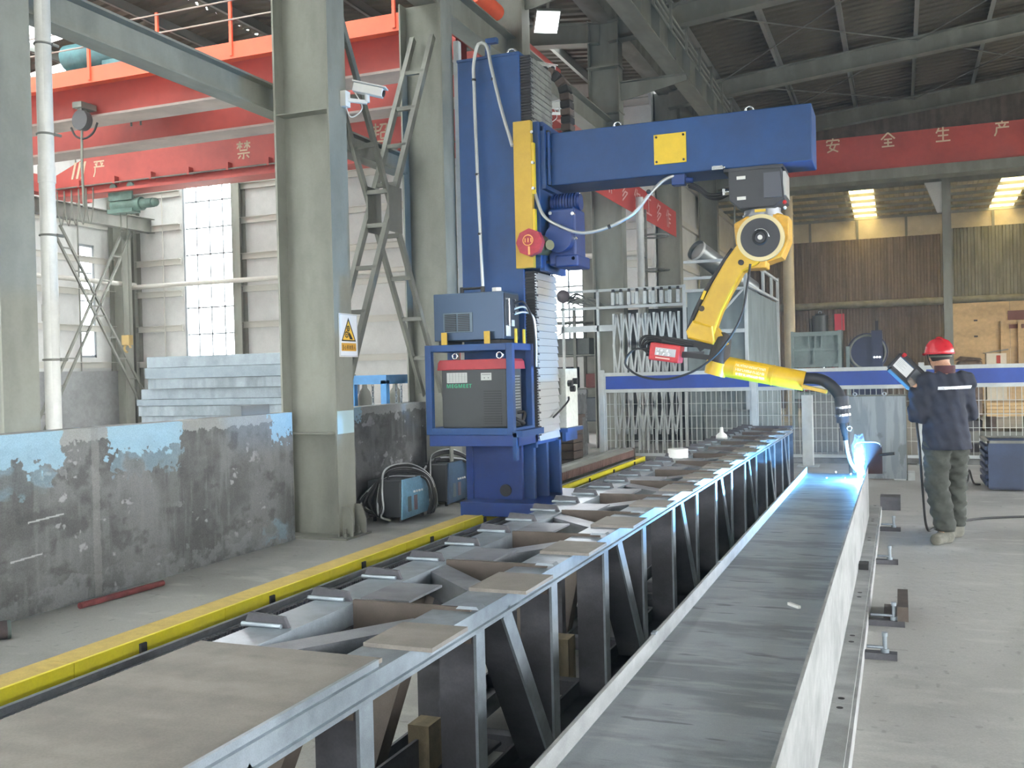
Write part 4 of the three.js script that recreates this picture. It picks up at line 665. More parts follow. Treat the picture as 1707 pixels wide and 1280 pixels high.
  t.part('elbow', [prism('xy', [[-1.875, 1.9], [-1.81, 2.0], [-1.63, 1.94], [-1.615, 1.8], [-1.63, 1.765], [-1.86, 1.83]], 9.26, 9.5, 0.02), prism('xy', [[-1.63, 1.93], [-1.6, 1.93], [-1.49, 1.77], [-1.53, 1.74], [-1.62, 1.78]], 9.34, 9.5, 0.008)], M.roboYellow);
  t.part('elbow_jacket', [cyl(V(-1.56, 1.8, 9.41), V(-1.605, 1.59, 9.41), 0.085, 0.102, 24), ball(V(-1.56, 1.8, 9.41), 0.085)], plain(0x3b3836, 0.85));
  t.part('elbow_cap', [cyl(V(-1.605, 1.6, 9.41), V(-1.64, 1.48, 9.41), 0.108, 0.1, 24)], M.roboYellow);
  t.part('feeder_arm', [bar(V(-1.66, 1.75, 9.44), V(-2.14, 1.84, 9.44), 0.05, 0.06), bar(V(-1.65, 1.64, 9.44), V(-1.98, 1.69, 9.44), 0.04, 0.05), bar(V(-1.68, 1.82, 9.44), V(-1.8, 1.74, 9.44), 0.03, 0.08)], M.rubber);
  const p0 = V(-1.55, 1.56, 9.43), p1 = V(-0.82, 1.405, 9.43), ax = p1.clone().sub(p0).normalize();
  const fore = t.part('forearm', [cyl(p0, p0.clone().lerp(p1, 0.62), 0.098, 0.093, 32), cyl(p0.clone().lerp(p1, 0.62), p1, 0.093, 0.09, 32, true), ball(p0, 0.098)], M.roboYellow);
  t.part('forearm_band', cyl(p0.clone().lerp(p1, 0.6), p0.clone().lerp(p1, 0.62), 0.097, 0.097, 32), M.roboYellow, fore);
  { // white lettering printed along the forearm (three worn lines)
    const map = canvas(512, 160, (x, w, h) => { x.clearRect(0, 0, w, h); x.fillStyle = '#e3b62a'; x.fillRect(0, 0, w, h); x.fillStyle = '#efeadb'; x.font = 'bold 40px sans-serif'; let s2 = 5; const r = () => (s2 = (s2 * 48271) % 2147483647) / 2147483647; for (let l = 0; l < 3; l++) { let px = 20 + l * 10; while (px < w - 50) { const n = 12 + r() * 10; x.fillRect(px, 22 + l * 46, 5, 30); x.fillRect(px, 22 + l * 46 + r() * 24, n, 5); if (r() > 0.4) x.fillRect(px + n - 4, 26 + l * 46, 5, 26); px += n + 8; } } });
    const pos = [], uv = [], up = new THREE.Vector3(0, 1, 0).sub(ax.clone().multiplyScalar(ax.y)).normalize(), fr = ax.clone().cross(up).multiplyScalar(-1); if (fr.z < 0) fr.multiplyScalar(-1);
    const N = 14, q = (i, e) => { const a = -0.75 + i / N * 1.5, c = p0.clone().lerp(p1, 0.14 + e * 0.42); return c.addScaledVector(fr, Math.cos(a) * 0.0995).addScaledVector(up, Math.sin(a) * 0.0995); };
    for (let i = 0; i < N; i++) for (const [k, e] of [[0, 0], [0, 1], [1, 1], [0, 0], [1, 1], [1, 0]]) { const v = q(i + k, e); pos.push(v.x, v.y, v.z); uv.push(e, (i + k) / N); }
    const g = new THREE.BufferGeometry(); g.setAttribute('position', new THREE.Float32BufferAttribute(pos, 3)); g.setAttribute('uv', new THREE.Float32BufferAttribute(uv, 2)); g.computeVertexNormals(); g.userData.keepUv = true;
    t.part('printed_warning', g, std({ map, roughness: 0.4 }), fore); }
  t.part('wrist_fork', [bar(p1.clone().addScaledVector(ax, -0.02).add(V(0, -0.05, -0.06)), p1.clone().addScaledVector(ax, 0.2).add(V(0, -0.06, -0.06)), 0.09, 0.03), bar(p1.clone().addScaledVector(ax, -0.02).add(V(0, -0.05, 0.06)), p1.clone().addScaledVector(ax, 0.2).add(V(0, -0.06, 0.06)), 0.09, 0.03)], M.roboYellow, fore);
  t.part('wrist_bolt', [cyl(V(-0.66, 1.315, 9.34), V(-0.66, 1.315, 9.36), 0.012, 0.012, 8)], M.dark, fore);
  t.part('cable_sleeve', tube([V(-0.9, 1.42, 9.43), V(-0.78, 1.43, 9.43), V(-0.66, 1.41, 9.43), V(-0.56, 1.33, 9.43), V(-0.5, 1.22, 9.43), V(-0.49, 1.14, 9.43)], 0.052, 48, 16), M.rubber);
  t.part('wrist', [cyl(V(-0.5, 1.26, 9.43), V(-0.49, 1.02, 9.43), 0.065, 0.058, 24)], M.charcoal);
  for (const y of [1.17, 1.1]) t.part('wrist_ring', cyl(V(-0.493, y, 9.43), V(-0.491, y - 0.02, 9.43), 0.071, 0.071, 28), M.chrome);
  const to = t.part('torch_body', [cyl(V(-0.49, 1.02, 9.43), V(-0.474, 0.9, 9.43), 0.036, 0.028, 20), cyl(V(-0.474, 0.9, 9.43), V(-0.47, 0.86, 9.43), 0.024, 0.024, 16)], M.rubber);
  t.part('torch_clip', torus(V(-0.435, 0.97, 9.4), 0.02, 0.006), M.chrome, to);
  t.part('torch_neck', tube([V(-0.47, 0.87, 9.43), V(-0.462, 0.79, 9.425), V(-0.45, 0.72, 9.42), V(-0.43, 0.66, 9.41), V(-0.405, 0.62, 9.4)], 0.017, 30, 14), std({ color: 0xc9bfae, roughness: 0.35, metalness: 0.7 }), to);
  t.part('gas_nozzle', cyl(V(-0.41, 0.627, 9.402), V(-0.375, 0.585, 9.385), 0.017, 0.013, 16), std({ color: 0xb08a52, roughness: 0.35, metalness: 0.8 }), to);
  // dress cables
  t.part('dress_cable', tube([V(-1.27, 2.5, 9.3), V(-1.3, 2.3, 9.28), V(-1.36, 2.02, 9.27), V(-1.55, 1.72, 9.27), V(-1.8, 1.53, 9.3), V(-2.1, 1.45, 9.32), V(-2.38, 1.5, 9.34), V(-2.5, 1.62, 9.36), V(-2.42, 1.74, 9.38), V(-2.25, 1.75, 9.4)], 0.011, 90), M.rubber);
  for (const [a, b] of [[3.33, 0.0], [3.31, 0.03], [3.3, 0.06]]) t.part('supply_cable', tube([V(-1.86, a, 9.42 + b), V(-1.76, a - 0.05, 9.42 + b), V(-1.66, a - 0.13, 9.42 + b), V(-1.56, a - 0.14, 9.42 + b), V(-1.48, a - 0.11, 9.42 + b)], 0.014), M.rubber); }
{ const t = new Thing('wire_feeder', 'red wire feeder with silver dial panel hung from the robot elbow', 'feeder', [-2.1, 1.62, 9.42]);
  const c = V(-2.1, 1.705, 9.42), e = new THREE.Vector3(1, -0.16, 0).normalize(), u = new THREE.Vector3(0.16, 1, 0).normalize();
  const at3 = (a, b, z = 0) => c.clone().addScaledVector(e, a).addScaledVector(u, b).add(V(0, 0, z));
  const b = t.part('case', bar(at3(-0.15, 0), at3(0.15, 0), 0.17, 0.2, new THREE.Vector3(0, 0, 1), 0.015), mottled(0xc23438, 0xb02c31, { m: 0.6, n: 4, s: 350, rough: 0.5 }));
  t.part('dial_panel', bar(at3(-0.09, 0.005, -0.102), at3(0.11, 0.005, -0.102), 0.075, 0.006, new THREE.Vector3(0, 0, 1)), std({ color: 0xa9abad, roughness: 0.35, metalness: 0.5 }), b);
  for (const [x, y] of [[-0.06, 0.02], [-0.02, 0.015], [0.03, 0.02], [-0.06, -0.015], [0.0, -0.015], [0.05, -0.012]]) t.part('dial', cyl(at3(x, y, -0.105), at3(x, y, -0.118), 0.014, 0.014, 14), M.chrome, b);
  t.part('name_strip', bar(at3(-0.08, -0.055, -0.102), at3(0.06, -0.055, -0.102), 0.012, 0.004, new THREE.Vector3(0, 0, 1)), plain(0xe0c0b0, 0.6), b);
  for (const k of [0, 1, 2]) t.part('cable_loop', tube([at3(-0.15, -0.02 - k * 0.025, k * 0.03), at3(-0.22, 0.0, k * 0.03), at3(-0.275 + k * 0.02, 0.05, k * 0.03), at3(-0.25 + k * 0.02, 0.12 - k * 0.02, k * 0.03), at3(-0.15, 0.14 - k * 0.02, k * 0.03), at3(0.1, 0.12 - k * 0.015, k * 0.03), at3(0.25, 0.1, k * 0.03)], 0.014, 50), M.rubber);
  t.part('plug', cyl(at3(-0.2, -0.03, 0.03), at3(-0.15, -0.03, 0.03), 0.028, 0.028, 14), M.rubber); t.part('plug', cyl(at3(-0.2, 0.04, 0.03), at3(-0.15, 0.04, 0.03), 0.025, 0.025, 14), M.rubber);
  t.part('mount', [bar(at3(0.15, 0, 0.02), at3(0.36, 0.03, 0.02), 0.03, 0.06)], M.charcoal); }

// ---------------------------------------------------------------- steel truss girder being assembled
M.millSteel = mottled(0x6e7075, 0x8a8d92, { m: 1.4, px: 5, py: 9, s: 401, grain: 12, rough: 0.42, metal: 0.55, size: 512 });
M.rustSteel = mottled(0x625850, 0x524942, { m: 1.2, n: 5, s: 402, grain: 14, rough: 0.7, metal: 0.25, size: 512 });
M.darkSteel = mottled(0x44444a, 0x57575c, { m: 1.2, px: 4, py: 10, s: 403, grain: 10, rough: 0.55, metal: 0.4 });
M.galv = mottled(0x9fa9b0, 0x87929b, { m: 1.0, n: 6, s: 404, grain: 12, rough: 0.38, metal: 0.6, size: 512 });
M.plateBrown = mottled(0x79736c, 0x857f77, { m: 1.6, px: 3, py: 16, s: 405, grain: 10, rough: 0.62, metal: 0.2, size: 512 });
{ const t = new Thing('truss_girder', 'long welded steel truss girder with gusset plates lying beside the track', 'girder', [-1.54, 0, 6]);
  const D0 = -0.7, D1 = 12.42, pitch = 0.712, posts = []; for (let d = 2.08 - 3 * pitch; d < 12.4; d += pitch) posts.push(d);
  t.part('top_chord', [box(-1.39, -1.24, 0.785, 0.8, D0, D1), box(-1.255, -1.24, 0.742, 0.785, D0, D1), box(-1.39, -1.38, 0.73, 0.785, D0, D1), box(-1.24, -1.228, 0.74, 0.752, D0, D1)], M.galv);
  t.part('top_chord', [box(-1.83, -1.68, 0.785, 0.8, D0, D1), box(-1.69, -1.68, 0.73, 0.785, D0, D1), box(-1.83, -1.82, 0.73, 0.785, D0, D1)], M.galv);
  for (const [a, b] of [[-1.39, -1.24], [-1.83, -1.68]]) t.part('bottom_chord', [box(a, b, 0.06, 0.075, D0, D1), box(a, a + 0.012, 0.075, 0.14, D0, D1), box(b - 0.012, b, 0.075, 0.14, D0, D1)], M.darkSteel);
  posts.forEach((d, k) => {
    const p = t.part('post', [box(-1.375, -1.25, 0.075, 0.785, d + 0.008, d + 0.06)], M.darkSteel); t.part('post_flange', [box(-1.252, -1.242, 0.075, 0.745, d, d + 0.068)], M.galv, p);
    t.part('post', [box(-1.82, -1.69, 0.075, 0.785, d, d + 0.06)], M.darkSteel);
    t.part('cross_plate', [box(-1.68, -1.26, 0.7, d > 2.2 ? 0.812 : 0.798, d, d + 0.014)], M.rustSteel);
    t.part('lower_cross_plate', [box(-1.68, -1.39, 0.075, 0.14, d, d + 0.06)], M.darkSteel);
    if (k + 1 < posts.length) {
      if (k % 2 === 0) { const q = t.part('diagonal', [bar(V(-1.31, 0.77, d + 0.24), V(-1.31, 0.1, d + pitch - 0.02), 0.07, 0.12, new THREE.Vector3(1, 0, 0))], M.darkSteel); t.part('diagonal_flange', bar(V(-1.245, 0.745, d + 0.25), V(-1.245, 0.1, d + pitch - 0.02), 0.066, 0.01, new THREE.Vector3(1, 0, 0)), M.galv, q); }
      t.part('diagonal', bar(V(-1.755, 0.1, d + 0.1), V(-1.755, 0.77, d + pitch - 0.05), 0.07, 0.12, new THREE.Vector3(1, 0, 0)), M.rustSteel);
      const a = k % 2 ? [V(-1.7, 0.745, d + 0.1), V(-1.37, 0.745, d + pitch - 0.12)] : [V(-1.37, 0.745, d + 0.34), V(-1.72, 0.745, d + pitch - 0.03)];
      t.part('plan_diagonal', [bar(a[0], a[1], 0.1, 0.095)], M.millSteel);
      if (d > 1.9) t.part('gusset_plate', [box(-1.385, -1.175, 0.8, 0.812, d + 0.27, d + 0.27 + rr(0.22, 0.28))], M.plateBrown);
      if (d > 2.2) t.part('gusset_plate', [box(-1.68, -1.5, 0.8, 0.808, d + 0.05, d + 0.3)], M.millSteel);
      if (d > 2.2) t.part('tack_block', [prism('xy', [[-1.3, 0.812], [-1.22, 0.812], [-1.23, 0.822], [-1.29, 0.822]], d - 0.02, d + 0.03)], M.galv);
    }
    for (const o of [0.02, 0.375]) if (d + o > 2.26) { t.part('end_stiffener', prism('xy', [[-1.86, 0.8], [-1.7, 0.8], [-1.715, 0.832], [-1.84, 0.84]], d + o, d + o + 0.014), M.darkSteel); t.part('weld_bead', [cyl(V(-1.86, 0.806, d + o - 0.006), V(-1.72, 0.806, d + o - 0.006), 0.008, 0.008, 6)], M.galv); }
  });
  t.part('deck_plate', box(-1.84, -1.262, 0.8, 0.812, D0, 2.235), M.plateBrown);
  t.part('deck_edge', box(-1.262, -1.252, 0.8, 0.818, D0, 2.2), M.galv);
  t.part('end_plate', [box(-1.84, -1.23, 0.06, 0.82, D1, D1 + 0.016)], M.darkSteel);
  for (const d of [0.4, 3.0, 6.2, 9.4, 12.0]) t.part('sleeper', box(-1.98, -1.08, 0, 0.06, d, d + 0.16), M.darkSteel); }
// odds and ends on and beneath the truss
solo('tape_roll', 'white roll of tape standing on the truss girder', 'roll', [-1.75, 0.815, 8.1], [cyl(V(-1.75, 0.8, 8.2), V(-1.75, 0.875, 8.2), 0.085, 0.085, 24)], M.white);
solo('oil_can', 'small pale funnel-shaped can at the far side of the truss', 'can', [-1.7, 0.83, 10], [lathe([[0.0, 0], [0.06, 0], [0.055, 0.04], [0.02, 0.07], [0.015, 0.12], [0, 0.12]]).translate(-1.72, 0.815, -10.2)], M.white);
solo('timber_block', 'pale timber block standing under the truss', 'block', [-1.5, 0, 3.1], [box(-1.6, -1.52, 0, 0.34, 3.0, 3.1)], mottled(0x8f8266, 0x7d7058, { m: 0.6, px: 12, py: 2, s: 411, rough: 0.8 }));
solo('timber_block', 'short timber block lying under the truss middle', 'block', [-1.5, 0, 4.5], [box(-1.62, -1.5, 0, 0.26, 4.45, 4.56)], mottled(0x8f8266, 0x7d7058, { m: 0.6, px: 12, py: 2, s: 412, rough: 0.8 }));
solo('angle_offcut', 'black steel angle offcut beneath the near end of truss', 'offcut', [-1.55, 0, 2.6], [bar(V(-1.6, 0.1, 2.5), V(-1.45, 0.2, 3.3), 0.16, 0.012), bar(V(-1.66, 0.16, 2.5), V(-1.51, 0.26, 3.3), 0.012, 0.14)], M.darkSteel);

// ---------------------------------------------------------------- box girder under the torch, on its bed
M.deck = (() => { const S = 1024; return std({ map: tex(S, S, (u, v) => { const a = fbm(u, v, 4, 10, 421, 6), b = fbm(u, v, 10, 60, 431, 5), g = (hash((u * S) | 0, (v * S) | 0, 441) - 0.5) * 12; let c = mixc([150, 156, 160], [120, 125, 129], ss(0.42, 0.62, a)); c = mixc(c, [168, 172, 174], ss(0.55, 0.75, b) * 0.55); c = mixc(c, [92, 95, 99], ss(0.7, 0.78, fbm(u, v, 8, 40, 451, 4)) * 0.7); return [c[0] + g, c[1] + g, c[2] + g]; }, 2, 2), roughnessMap: tex(256, 256, (u, v) => 0.4 + 0.35 * fbm(u, v, 6, 12, 461, 4), 2, 2, false), roughness: 1, metalness: 0.35 }); })();
M.plateEdge = mottled(0x9a9a94, 0x83837e, { m: 1, px: 3, py: 18, s: 471, grain: 12, rough: 0.5, metal: 0.3 });
M.sidePlate = mottled(0xa9aba9, 0x93958f, { m: 1.6, px: 3, py: 10, s: 472, grain: 10, rough: 0.55, metal: 0.25, size: 512 });
{ const t = new Thing('box_girder', 'long box girder with recessed deck plate being welded at its far end', 'girder', [-0.58, 0.1, 5]);
  t.part('side_plate', [box(-0.312, -0.3, 0.1, 0.562, -0.8, 9.97)], M.sidePlate);
  t.part('side_plate', [box(-0.872, -0.86, 0.1, 0.562, -0.8, 9.97)], M.sidePlate);
  for (const [a, b] of [[-0.8, 4.28], [4.283, 9.95]]) t.part('deck_plate', box(-0.86, -0.312, 0.49, 0.502, a, b), M.deck);
  t.part('bottom_plate', box(-0.86, -0.312, 0.11, 0.122, -0.8, 9.97), M.darkSteel);
  for (const d of [0.5, 3, 5.5, 8, 9.93]) t.part('diaphragm', box(-0.86, -0.312, 0.122, 0.49, d, d + 0.012), M.darkSteel);
  t.part('edge_burr', [box(-0.876, -0.858, 0.562, 0.568, 3.56, 3.6), box(-0.876, -0.858, 0.562, 0.568, 4.98, 5.01)], M.galv);
  t.part('weld_seam', cyl(V(-0.316, 0.506, 5.2), V(-0.316, 0.506, 9.28), 0.008, 0.008, 6), M.rustSteel); }
solo('chalk_stick', 'small white chalk stick lying on the box girder deck', 'chalk', [-0.45, 0.51, 4.35], bar(V(-0.47, 0.508, 4.42), V(-0.42, 0.508, 4.36), 0.014, 0.012), M.white);
{ const t = new Thing('support_bed', 'low sectioned steel bed with bolt holes under the box girder', 'bed', [-0.55, 0, 5]);
  for (let k = 0; k < 11; k++) { const d0 = -0.9 + k * 1.06, d1 = d0 + 1.055; const s = t.part('bed_section', [box(-0.95, -0.215, 0.085, 0.1, d0, d1), box(-0.235, -0.2, 0, 0.088, d0, d1), box(-0.95, -0.93, 0, 0.088, d0, d1)], M.sidePlate);
    for (const d of [d0 + 0.06, d1 - 0.06]) t.part('bolt_hole', cyl(V(-0.262, 0.09, d), V(-0.262, 0.1012, d), 0.014, 0.014, 14), M.black, s); } }
function clamp(label, x, d, big) {
  const t = new Thing('floor_clamp', label, 'clamp', [x, 0, d], 'floor clamps beside the bed');
  t.part('base_bar', box(-0.2, x + 0.06, 0, 0.035, d, d + 0.06), M.darkSteel);
  if (big) t.part('stop_channel', [box(x + 0.02, x + 0.08, 0.035, 0.12, d, d + 0.5), box(x - 0.06, x + 0.02, 0, 0.02, d + 0.06, d + 0.5)], M.rustSteel);
  t.part('clamp_screw', [cyl(V(x, 0.035, d + 0.03), V(x, 0.13, d + 0.03), 0.012, 0.012, 10), cyl(V(x, 0.035, d + 0.03), V(x, 0.055, d + 0.03), 0.024, 0.024, 6), cyl(V(x, 0.12, d + 0.03), V(x, 0.14, d + 0.03), 0.017, 0.017, 6)], M.galv);
  t.part('push_rod', cyl(V(x, 0.06, d + 0.03), V(-0.19, 0.06, d + 0.03), 0.009, 0.009, 8), M.galv);
}
clamp('large floor clamp with upright stop channel on the right of bed', -0.06, 6.16, true);
clamp('small floor clamp nearest the camera beside the bed', -0.1, 5.45);
clamp('small floor clamp left of the walking worker', -0.1, 8.08);
clamp('floor clamp beside the far end of the bed', -0.08, 9.7);
solo('wedge_block', 'black square wedge block on the bed edge near the welding arc', 'block', [-0.25, 0.1, 7.35], box(-0.296, -0.232, 0.1, 0.14, 7.32, 7.44), M.black);
solo('wedge_block', 'dark wedge block on the floor past the girder end', 'block', [-0.1, 0, 11.2], box(-0.22, -0.02, 0, 0.14, 11.1, 11.35), M.darkSteel);

// ---------------------------------------------------------------- the welding arc
{ const c = V(-0.326, 0.511, 9.34), t = new Thing('welding_arc', 'blinding blue-white welding arc at the far girder edge', 'arc', [-0.326, 0.502, 9.34]);
  t.part('arc_flame', ball(c, 0.014, 1, 1, 1, 20), new THREE.MeshStandardMaterial({ color: 0xffffff, emissive: 0xcfe6ff, emissiveIntensity: 160 }));
  const L = new THREE.PointLight(0x5fb6ff, 75, 0, 2); L.position.copy(c); L.castShadow = true; scene.add(L);
  for (const [x, y, d] of [[-0.43, 0.56, 9.36], [-0.47, 0.54, 9.2], [-0.56, 0.57, 9.42], [-0.62, 0.55, 9.1]]) t.part('spark', ball(V(x, y, d), 0.005, 1, 1, 1, 8), new THREE.MeshStandardMaterial({ color: 0xffffff, emissive: 0xfff2d8, emissiveIntensity: 40 }));
}
{ // thin smoke rising off the arc
  M.smoke = new THREE.MeshStandardMaterial({ color: 0xd4dae6, roughness: 1, transparent: true, opacity: 0.07, side: THREE.DoubleSide, depthWrite: false });
  const t = new Thing('welding_smoke', 'faint blue smoke wisp rising from the welding arc', 'smoke', [-0.35, 0.52, 9.36]); t.o.userData.kind = 'stuff';
  for (let k = 0; k < 9; k++) { const c = V(-0.35 + rr(-0.02, 0.015), 0.56 + k * 0.032, 9.37 + rr(-0.02, 0.02)), r = 0.03 + k * 0.004, g = new THREE.IcosahedronGeometry(r, 3), p = g.attributes.position; for (let i = 0; i < p.count; i++) { const x = p.getX(i), y = p.getY(i), z = p.getZ(i), w = 1 + 0.35 * Math.sin(x * 90 + k) * Math.sin(y * 80 + z * 60); p.setXYZ(i, x * w * 0.8, y * w * 1.6, z * w * 0.8); } g.translate(c.x, c.y, c.z); g.computeVertexNormals(); t.part('wisp', g, M.smoke); } }
{ const t = new Thing('welding_shield', 'dark red hand-held welding shield standing at the girder end', 'shield', [-0.3, 0.5, 10.0]);
  const pos = [], N = 16; const q = (i, y) => { const a = -1.0 + 2.0 * i / N; return V(-0.3 + Math.sin(a) * 0.15, y, 10.035 - Math.cos(a) * 0.05); };
  const geo = []; for (let i = 0; i < N; i++) { const a = q(i, 0), b = q(i + 1, 0); const top = (k) => 0.8 - Math.pow(Math.abs(k / N - 0.5) * 2, 4) * 0.06; geo.push(bar(V(a.x, 0.5, -a.z), V(a.x, top(i), -a.z), 0.026, 0.006, new THREE.Vector3(0, 0, 1))); }
  t.part('face', geo, mottled(0x2e0f13, 0x280c10, { m: 0.5, n: 4, s: 481, rough: 0.7 }));
  t.part('handle', cyl(V(-0.2, 0.68, 10.0), V(-0.06, 0.7, 9.95), 0.014, 0.014, 10), M.black);
  t.part('rim', tube(Array.from({ length: 9 }, (_, i) => { const a = q(i * 2, 0); return V(a.x, 0.803 - Math.pow(Math.abs(i / 8 - 0.5) * 2, 4) * 0.06, -a.z); }), 0.006), M.pvc); }

// ---------------------------------------------------------------- safety fence
M.fenceWhite = mottled(0xc3c8c6, 0xb4bab9, { m: 1.5, n: 4, s: 501, grain: 5, rough: 0.5 });
M.fenceBlue = mottled(0x22469a, 0x1f3f8c, { m: 1.5, n: 4, s: 502, grain: 4, rough: 0.5 });
M.wire = plain(0xb9bcb6, 0.5, 0.2);
const FD = 16.2;
{ const t = new Thing('safety_fence', 'white wire-mesh safety fence with blue top band across the hall', 'fence', [-1, 0, FD]);
  for (const x of [-4.74, -2.2, 0.3, 2.8]) { const p = t.part('post', rbox(x - 0.04, x + 0.04, 0.01, 1.56, FD - 0.04, FD + 0.04, 0.008), M.fenceWhite); t.part('foot_plate', box(x - 0.08, x + 0.08, 0, 0.012, FD - 0.08, FD + 0.08), M.fenceWhite, p); }
  for (const [a, b] of [[-4.7, -2.24], [-2.16, 0.26], [0.34, 2.76]]) {
    const p = t.part('panel_frame', [[1.45, 1.51], [1.17, 1.23], [0.1, 0.15]].map(([y0, y1]) => rbox(a, b, y0, y1, FD - 0.02, FD + 0.02, 0.005)).concat([a, b - 0.03].map((x) => box(x, x + 0.03, 0.12, 1.48, FD - 0.015, FD + 0.015))), M.fenceWhite);
    t.part('band', box(a + 0.03, b - 0.03, 1.23, 1.45, FD - 0.012, FD + 0.012), M.fenceBlue, p);
    const w = []; for (let x = a + 0.09; x < b - 0.05; x += 0.082) w.push(box(x - 0.0045, x + 0.0045, 0.15, 1.17, FD - 0.0045, FD + 0.0045)); for (let y = 0.36; y < 1.16; y += 0.205) w.push(box(a, b, y - 0.0045, y + 0.0045, FD - 0.012, FD - 0.004));
    t.part('wire_mesh', w, M.wire, p, 'stuff'); } }
solo('concrete_kerb', 'pale concrete kerb along the foot of the safety fence', 'kerb', [-1, 0, 16.35], rbox(-4.6, 6, 0, 0.09, 16.28, 16.6, 0.01), M.concreteDark);
{ const t = new Thing('gate_post', 'pale square gate post standing at the far end of truss', 'post', [-1.33, 0, 15.8]); t.part('shaft', rbox(-1.42, -1.26, 0, 1.1, 15.7, 15.86, 0.008), M.fenceWhite); t.part('foot_plate', box(-1.5, -1.18, 0, 0.015, 15.6, 15.95), M.fenceWhite); }
// sheet-metal screen standing before the fence
{ const t = new Thing('steel_screen', 'weathered upright steel sheet screen behind the welding arc', 'screen', [-0.3, 0, 14]);
  const S = 512; const map = tex(S, S, (u, v) => { const a = fbm(u, v, 14, 3, 511, 5), b = fbm(u, v, 6, 6, 521, 5), g = (hash((u * S) | 0, (v * S) | 0, 531) - 0.5) * 8; let c = mixc([142, 150, 154], [120, 129, 134], ss(0.4, 0.65, a)); c = mixc(c, [98, 104, 106], ss(0.62, 0.75, b) * 0.7); return [c[0] + g, c[1] + g, c[2] + g]; }, 0.8, 1.2);
  t.part('sheet', box(-0.65, 0.06, 0.02, 1.12, 13.99, 14.0), std({ map, roughness: 0.5, metalness: 0.35 }));
  t.part('top_rail', cyl(V(-0.67, 1.13, 14), V(0.08, 1.13, 14), 0.012, 0.012, 8), M.steelGrey);
  for (const x of [-0.57, -0.2]) t.part('hook', torus(V(x, 1.15, 13.99), 0.02, 0.008), M.galv);
  for (const x of [-0.655, 0.06]) t.part('edge_post', box(x - 0.012, x + 0.012, 0, 1.14, 14.0, 14.03), M.steelGrey);
  t.part('foot', box(-0.1, 0.16, 0, 0.1, 14.0, 14.3), M.fenceWhite); t.part('foot', box(-0.75, -0.55, 0, 0.04, 13.9, 14.3), M.steelGrey); }
// blue bin
{ const t = new Thing('scrap_bin', 'dark blue steel bin with ribbed side at the right edge', 'bin', [1.5, 0, 13.4]);
  M.binBlue = mottled(0x2e3f5c, 0x27354e, { m: 1, n: 4, s: 541, grain: 6, rough: 0.55 });
  t.part('front', box(0.98, 2.2, 0.03, 0.58, 13.0, 13.02), M.binBlue); t.part('back', box(0.98, 2.2, 0.03, 0.58, 13.86, 13.88), M.binBlue); t.part('side', box(0.96, 0.98, 0.03, 0.58, 13.0, 13.88), M.binBlue); t.part('side', box(2.2, 2.22, 0.03, 0.58, 13.0, 13.88), M.binBlue); t.part('bottom', box(0.98, 2.2, 0.02, 0.04, 13.0, 13.88), M.binBlue);
  t.part('rim', [box(0.93, 0.98, 0.57, 0.6, 12.98, 13.9), box(0.95, 2.22, 0.57, 0.6, 12.98, 13.02), box(0.95, 2.22, 0.57, 0.6, 13.86, 13.9)], M.steelGrey);
  for (let k = 0; k < 6; k++) t.part('side_rib', rbox(0.925, 0.962, 0.06 + k * 0.085, 0.11 + k * 0.085, 13.02, 13.86, 0.01), M.binBlue); }
solo('cable_offcut', 'short black cable piece on the floor by the blue bin', 'cable', [0.86, 0, 13.6], tube([V(0.72, 0.01, 13.7), V(0.78, 0.03, 13.8), V(0.8, 0.16, 13.85), V(0.84, 0.02, 13.6), V(0.9, 0.02, 13.5)], 0.012), M.rubber);

// ---------------------------------------------------------------- folded gate, curtain booth and stores behind the fence
{ const t = new Thing('folding_gate', 'pale grey folded scissor gate standing behind the fence', 'gate', [-4.35, 0, 18]);
  const xs = []; for (let i = 0; i < 9; i++) xs.push(-5.02 + i * 0.155);
  xs.forEach((x, i) => { t.part('bar', rbox(x - 0.022, x + 0.022, 0.05, 2.62, 18.02, 18.06, 0.004), M.fenceWhite);
    t.part('cap', rbox(x - 0.03, x + 0.03, 2.78, 3.02, 17.98, 18.08, 0.006), M.fenceWhite); if (i % 2) t.part('cap', rbox(x - 0.085, x - 0.04, 2.8, 3.0, 18.0, 18.08, 0.006), M.fenceWhite);
    t.part('clip', box(x - 0.02, x + 0.02, 3.02, 3.08, 18.0, 18.06), M.dark);
    if (i < 8) for (const [y0, y1, y2] of [[2.6, 2.03, 1.45], [1.45, 0.9, 0.35]]) { const n = xs[i + 1]; t.part('lattice_bar', bar(V(x, y1, 17.99), V((x + n) / 2, y0, 17.99), 0.035, 0.01, new THREE.Vector3(0, 0, 1)), M.fenceWhite); t.part('lattice_bar', bar(V(n, y1, 17.99), V((x + n) / 2, y0, 17.99), 0.035, 0.01, new THREE.Vector3(0, 0, 1)), M.fenceWhite); t.part('lattice_bar', bar(V(x, y1, 17.975), V((x + n) / 2, y2, 17.975), 0.035, 0.01, new THREE.Vector3(0, 0, 1)), M.fenceWhite); t.part('lattice_bar', bar(V(n, y1, 17.975), V((x + n) / 2, y2, 17.975), 0.035, 0.01, new THREE.Vector3(0, 0, 1)), M.fenceWhite); } });
  for (const y of [2.75, 3.08]) t.part('top_rail', rbox(-6.1, -3.7, y - 0.025, y + 0.025, 18.1, 18.15, 0.004), M.fenceWhite);
  for (const x of [-6.05, -5.35]) t.part('leg', rbox(x - 0.025, x + 0.025, 0, 3.1, 18.1, 18.15, 0.004), M.fenceWhite);
  t.part('mid_rail', rbox(-6.1, -5.05, 2.3, 2.42, 18.1, 18.15, 0.004), M.fenceWhite); }
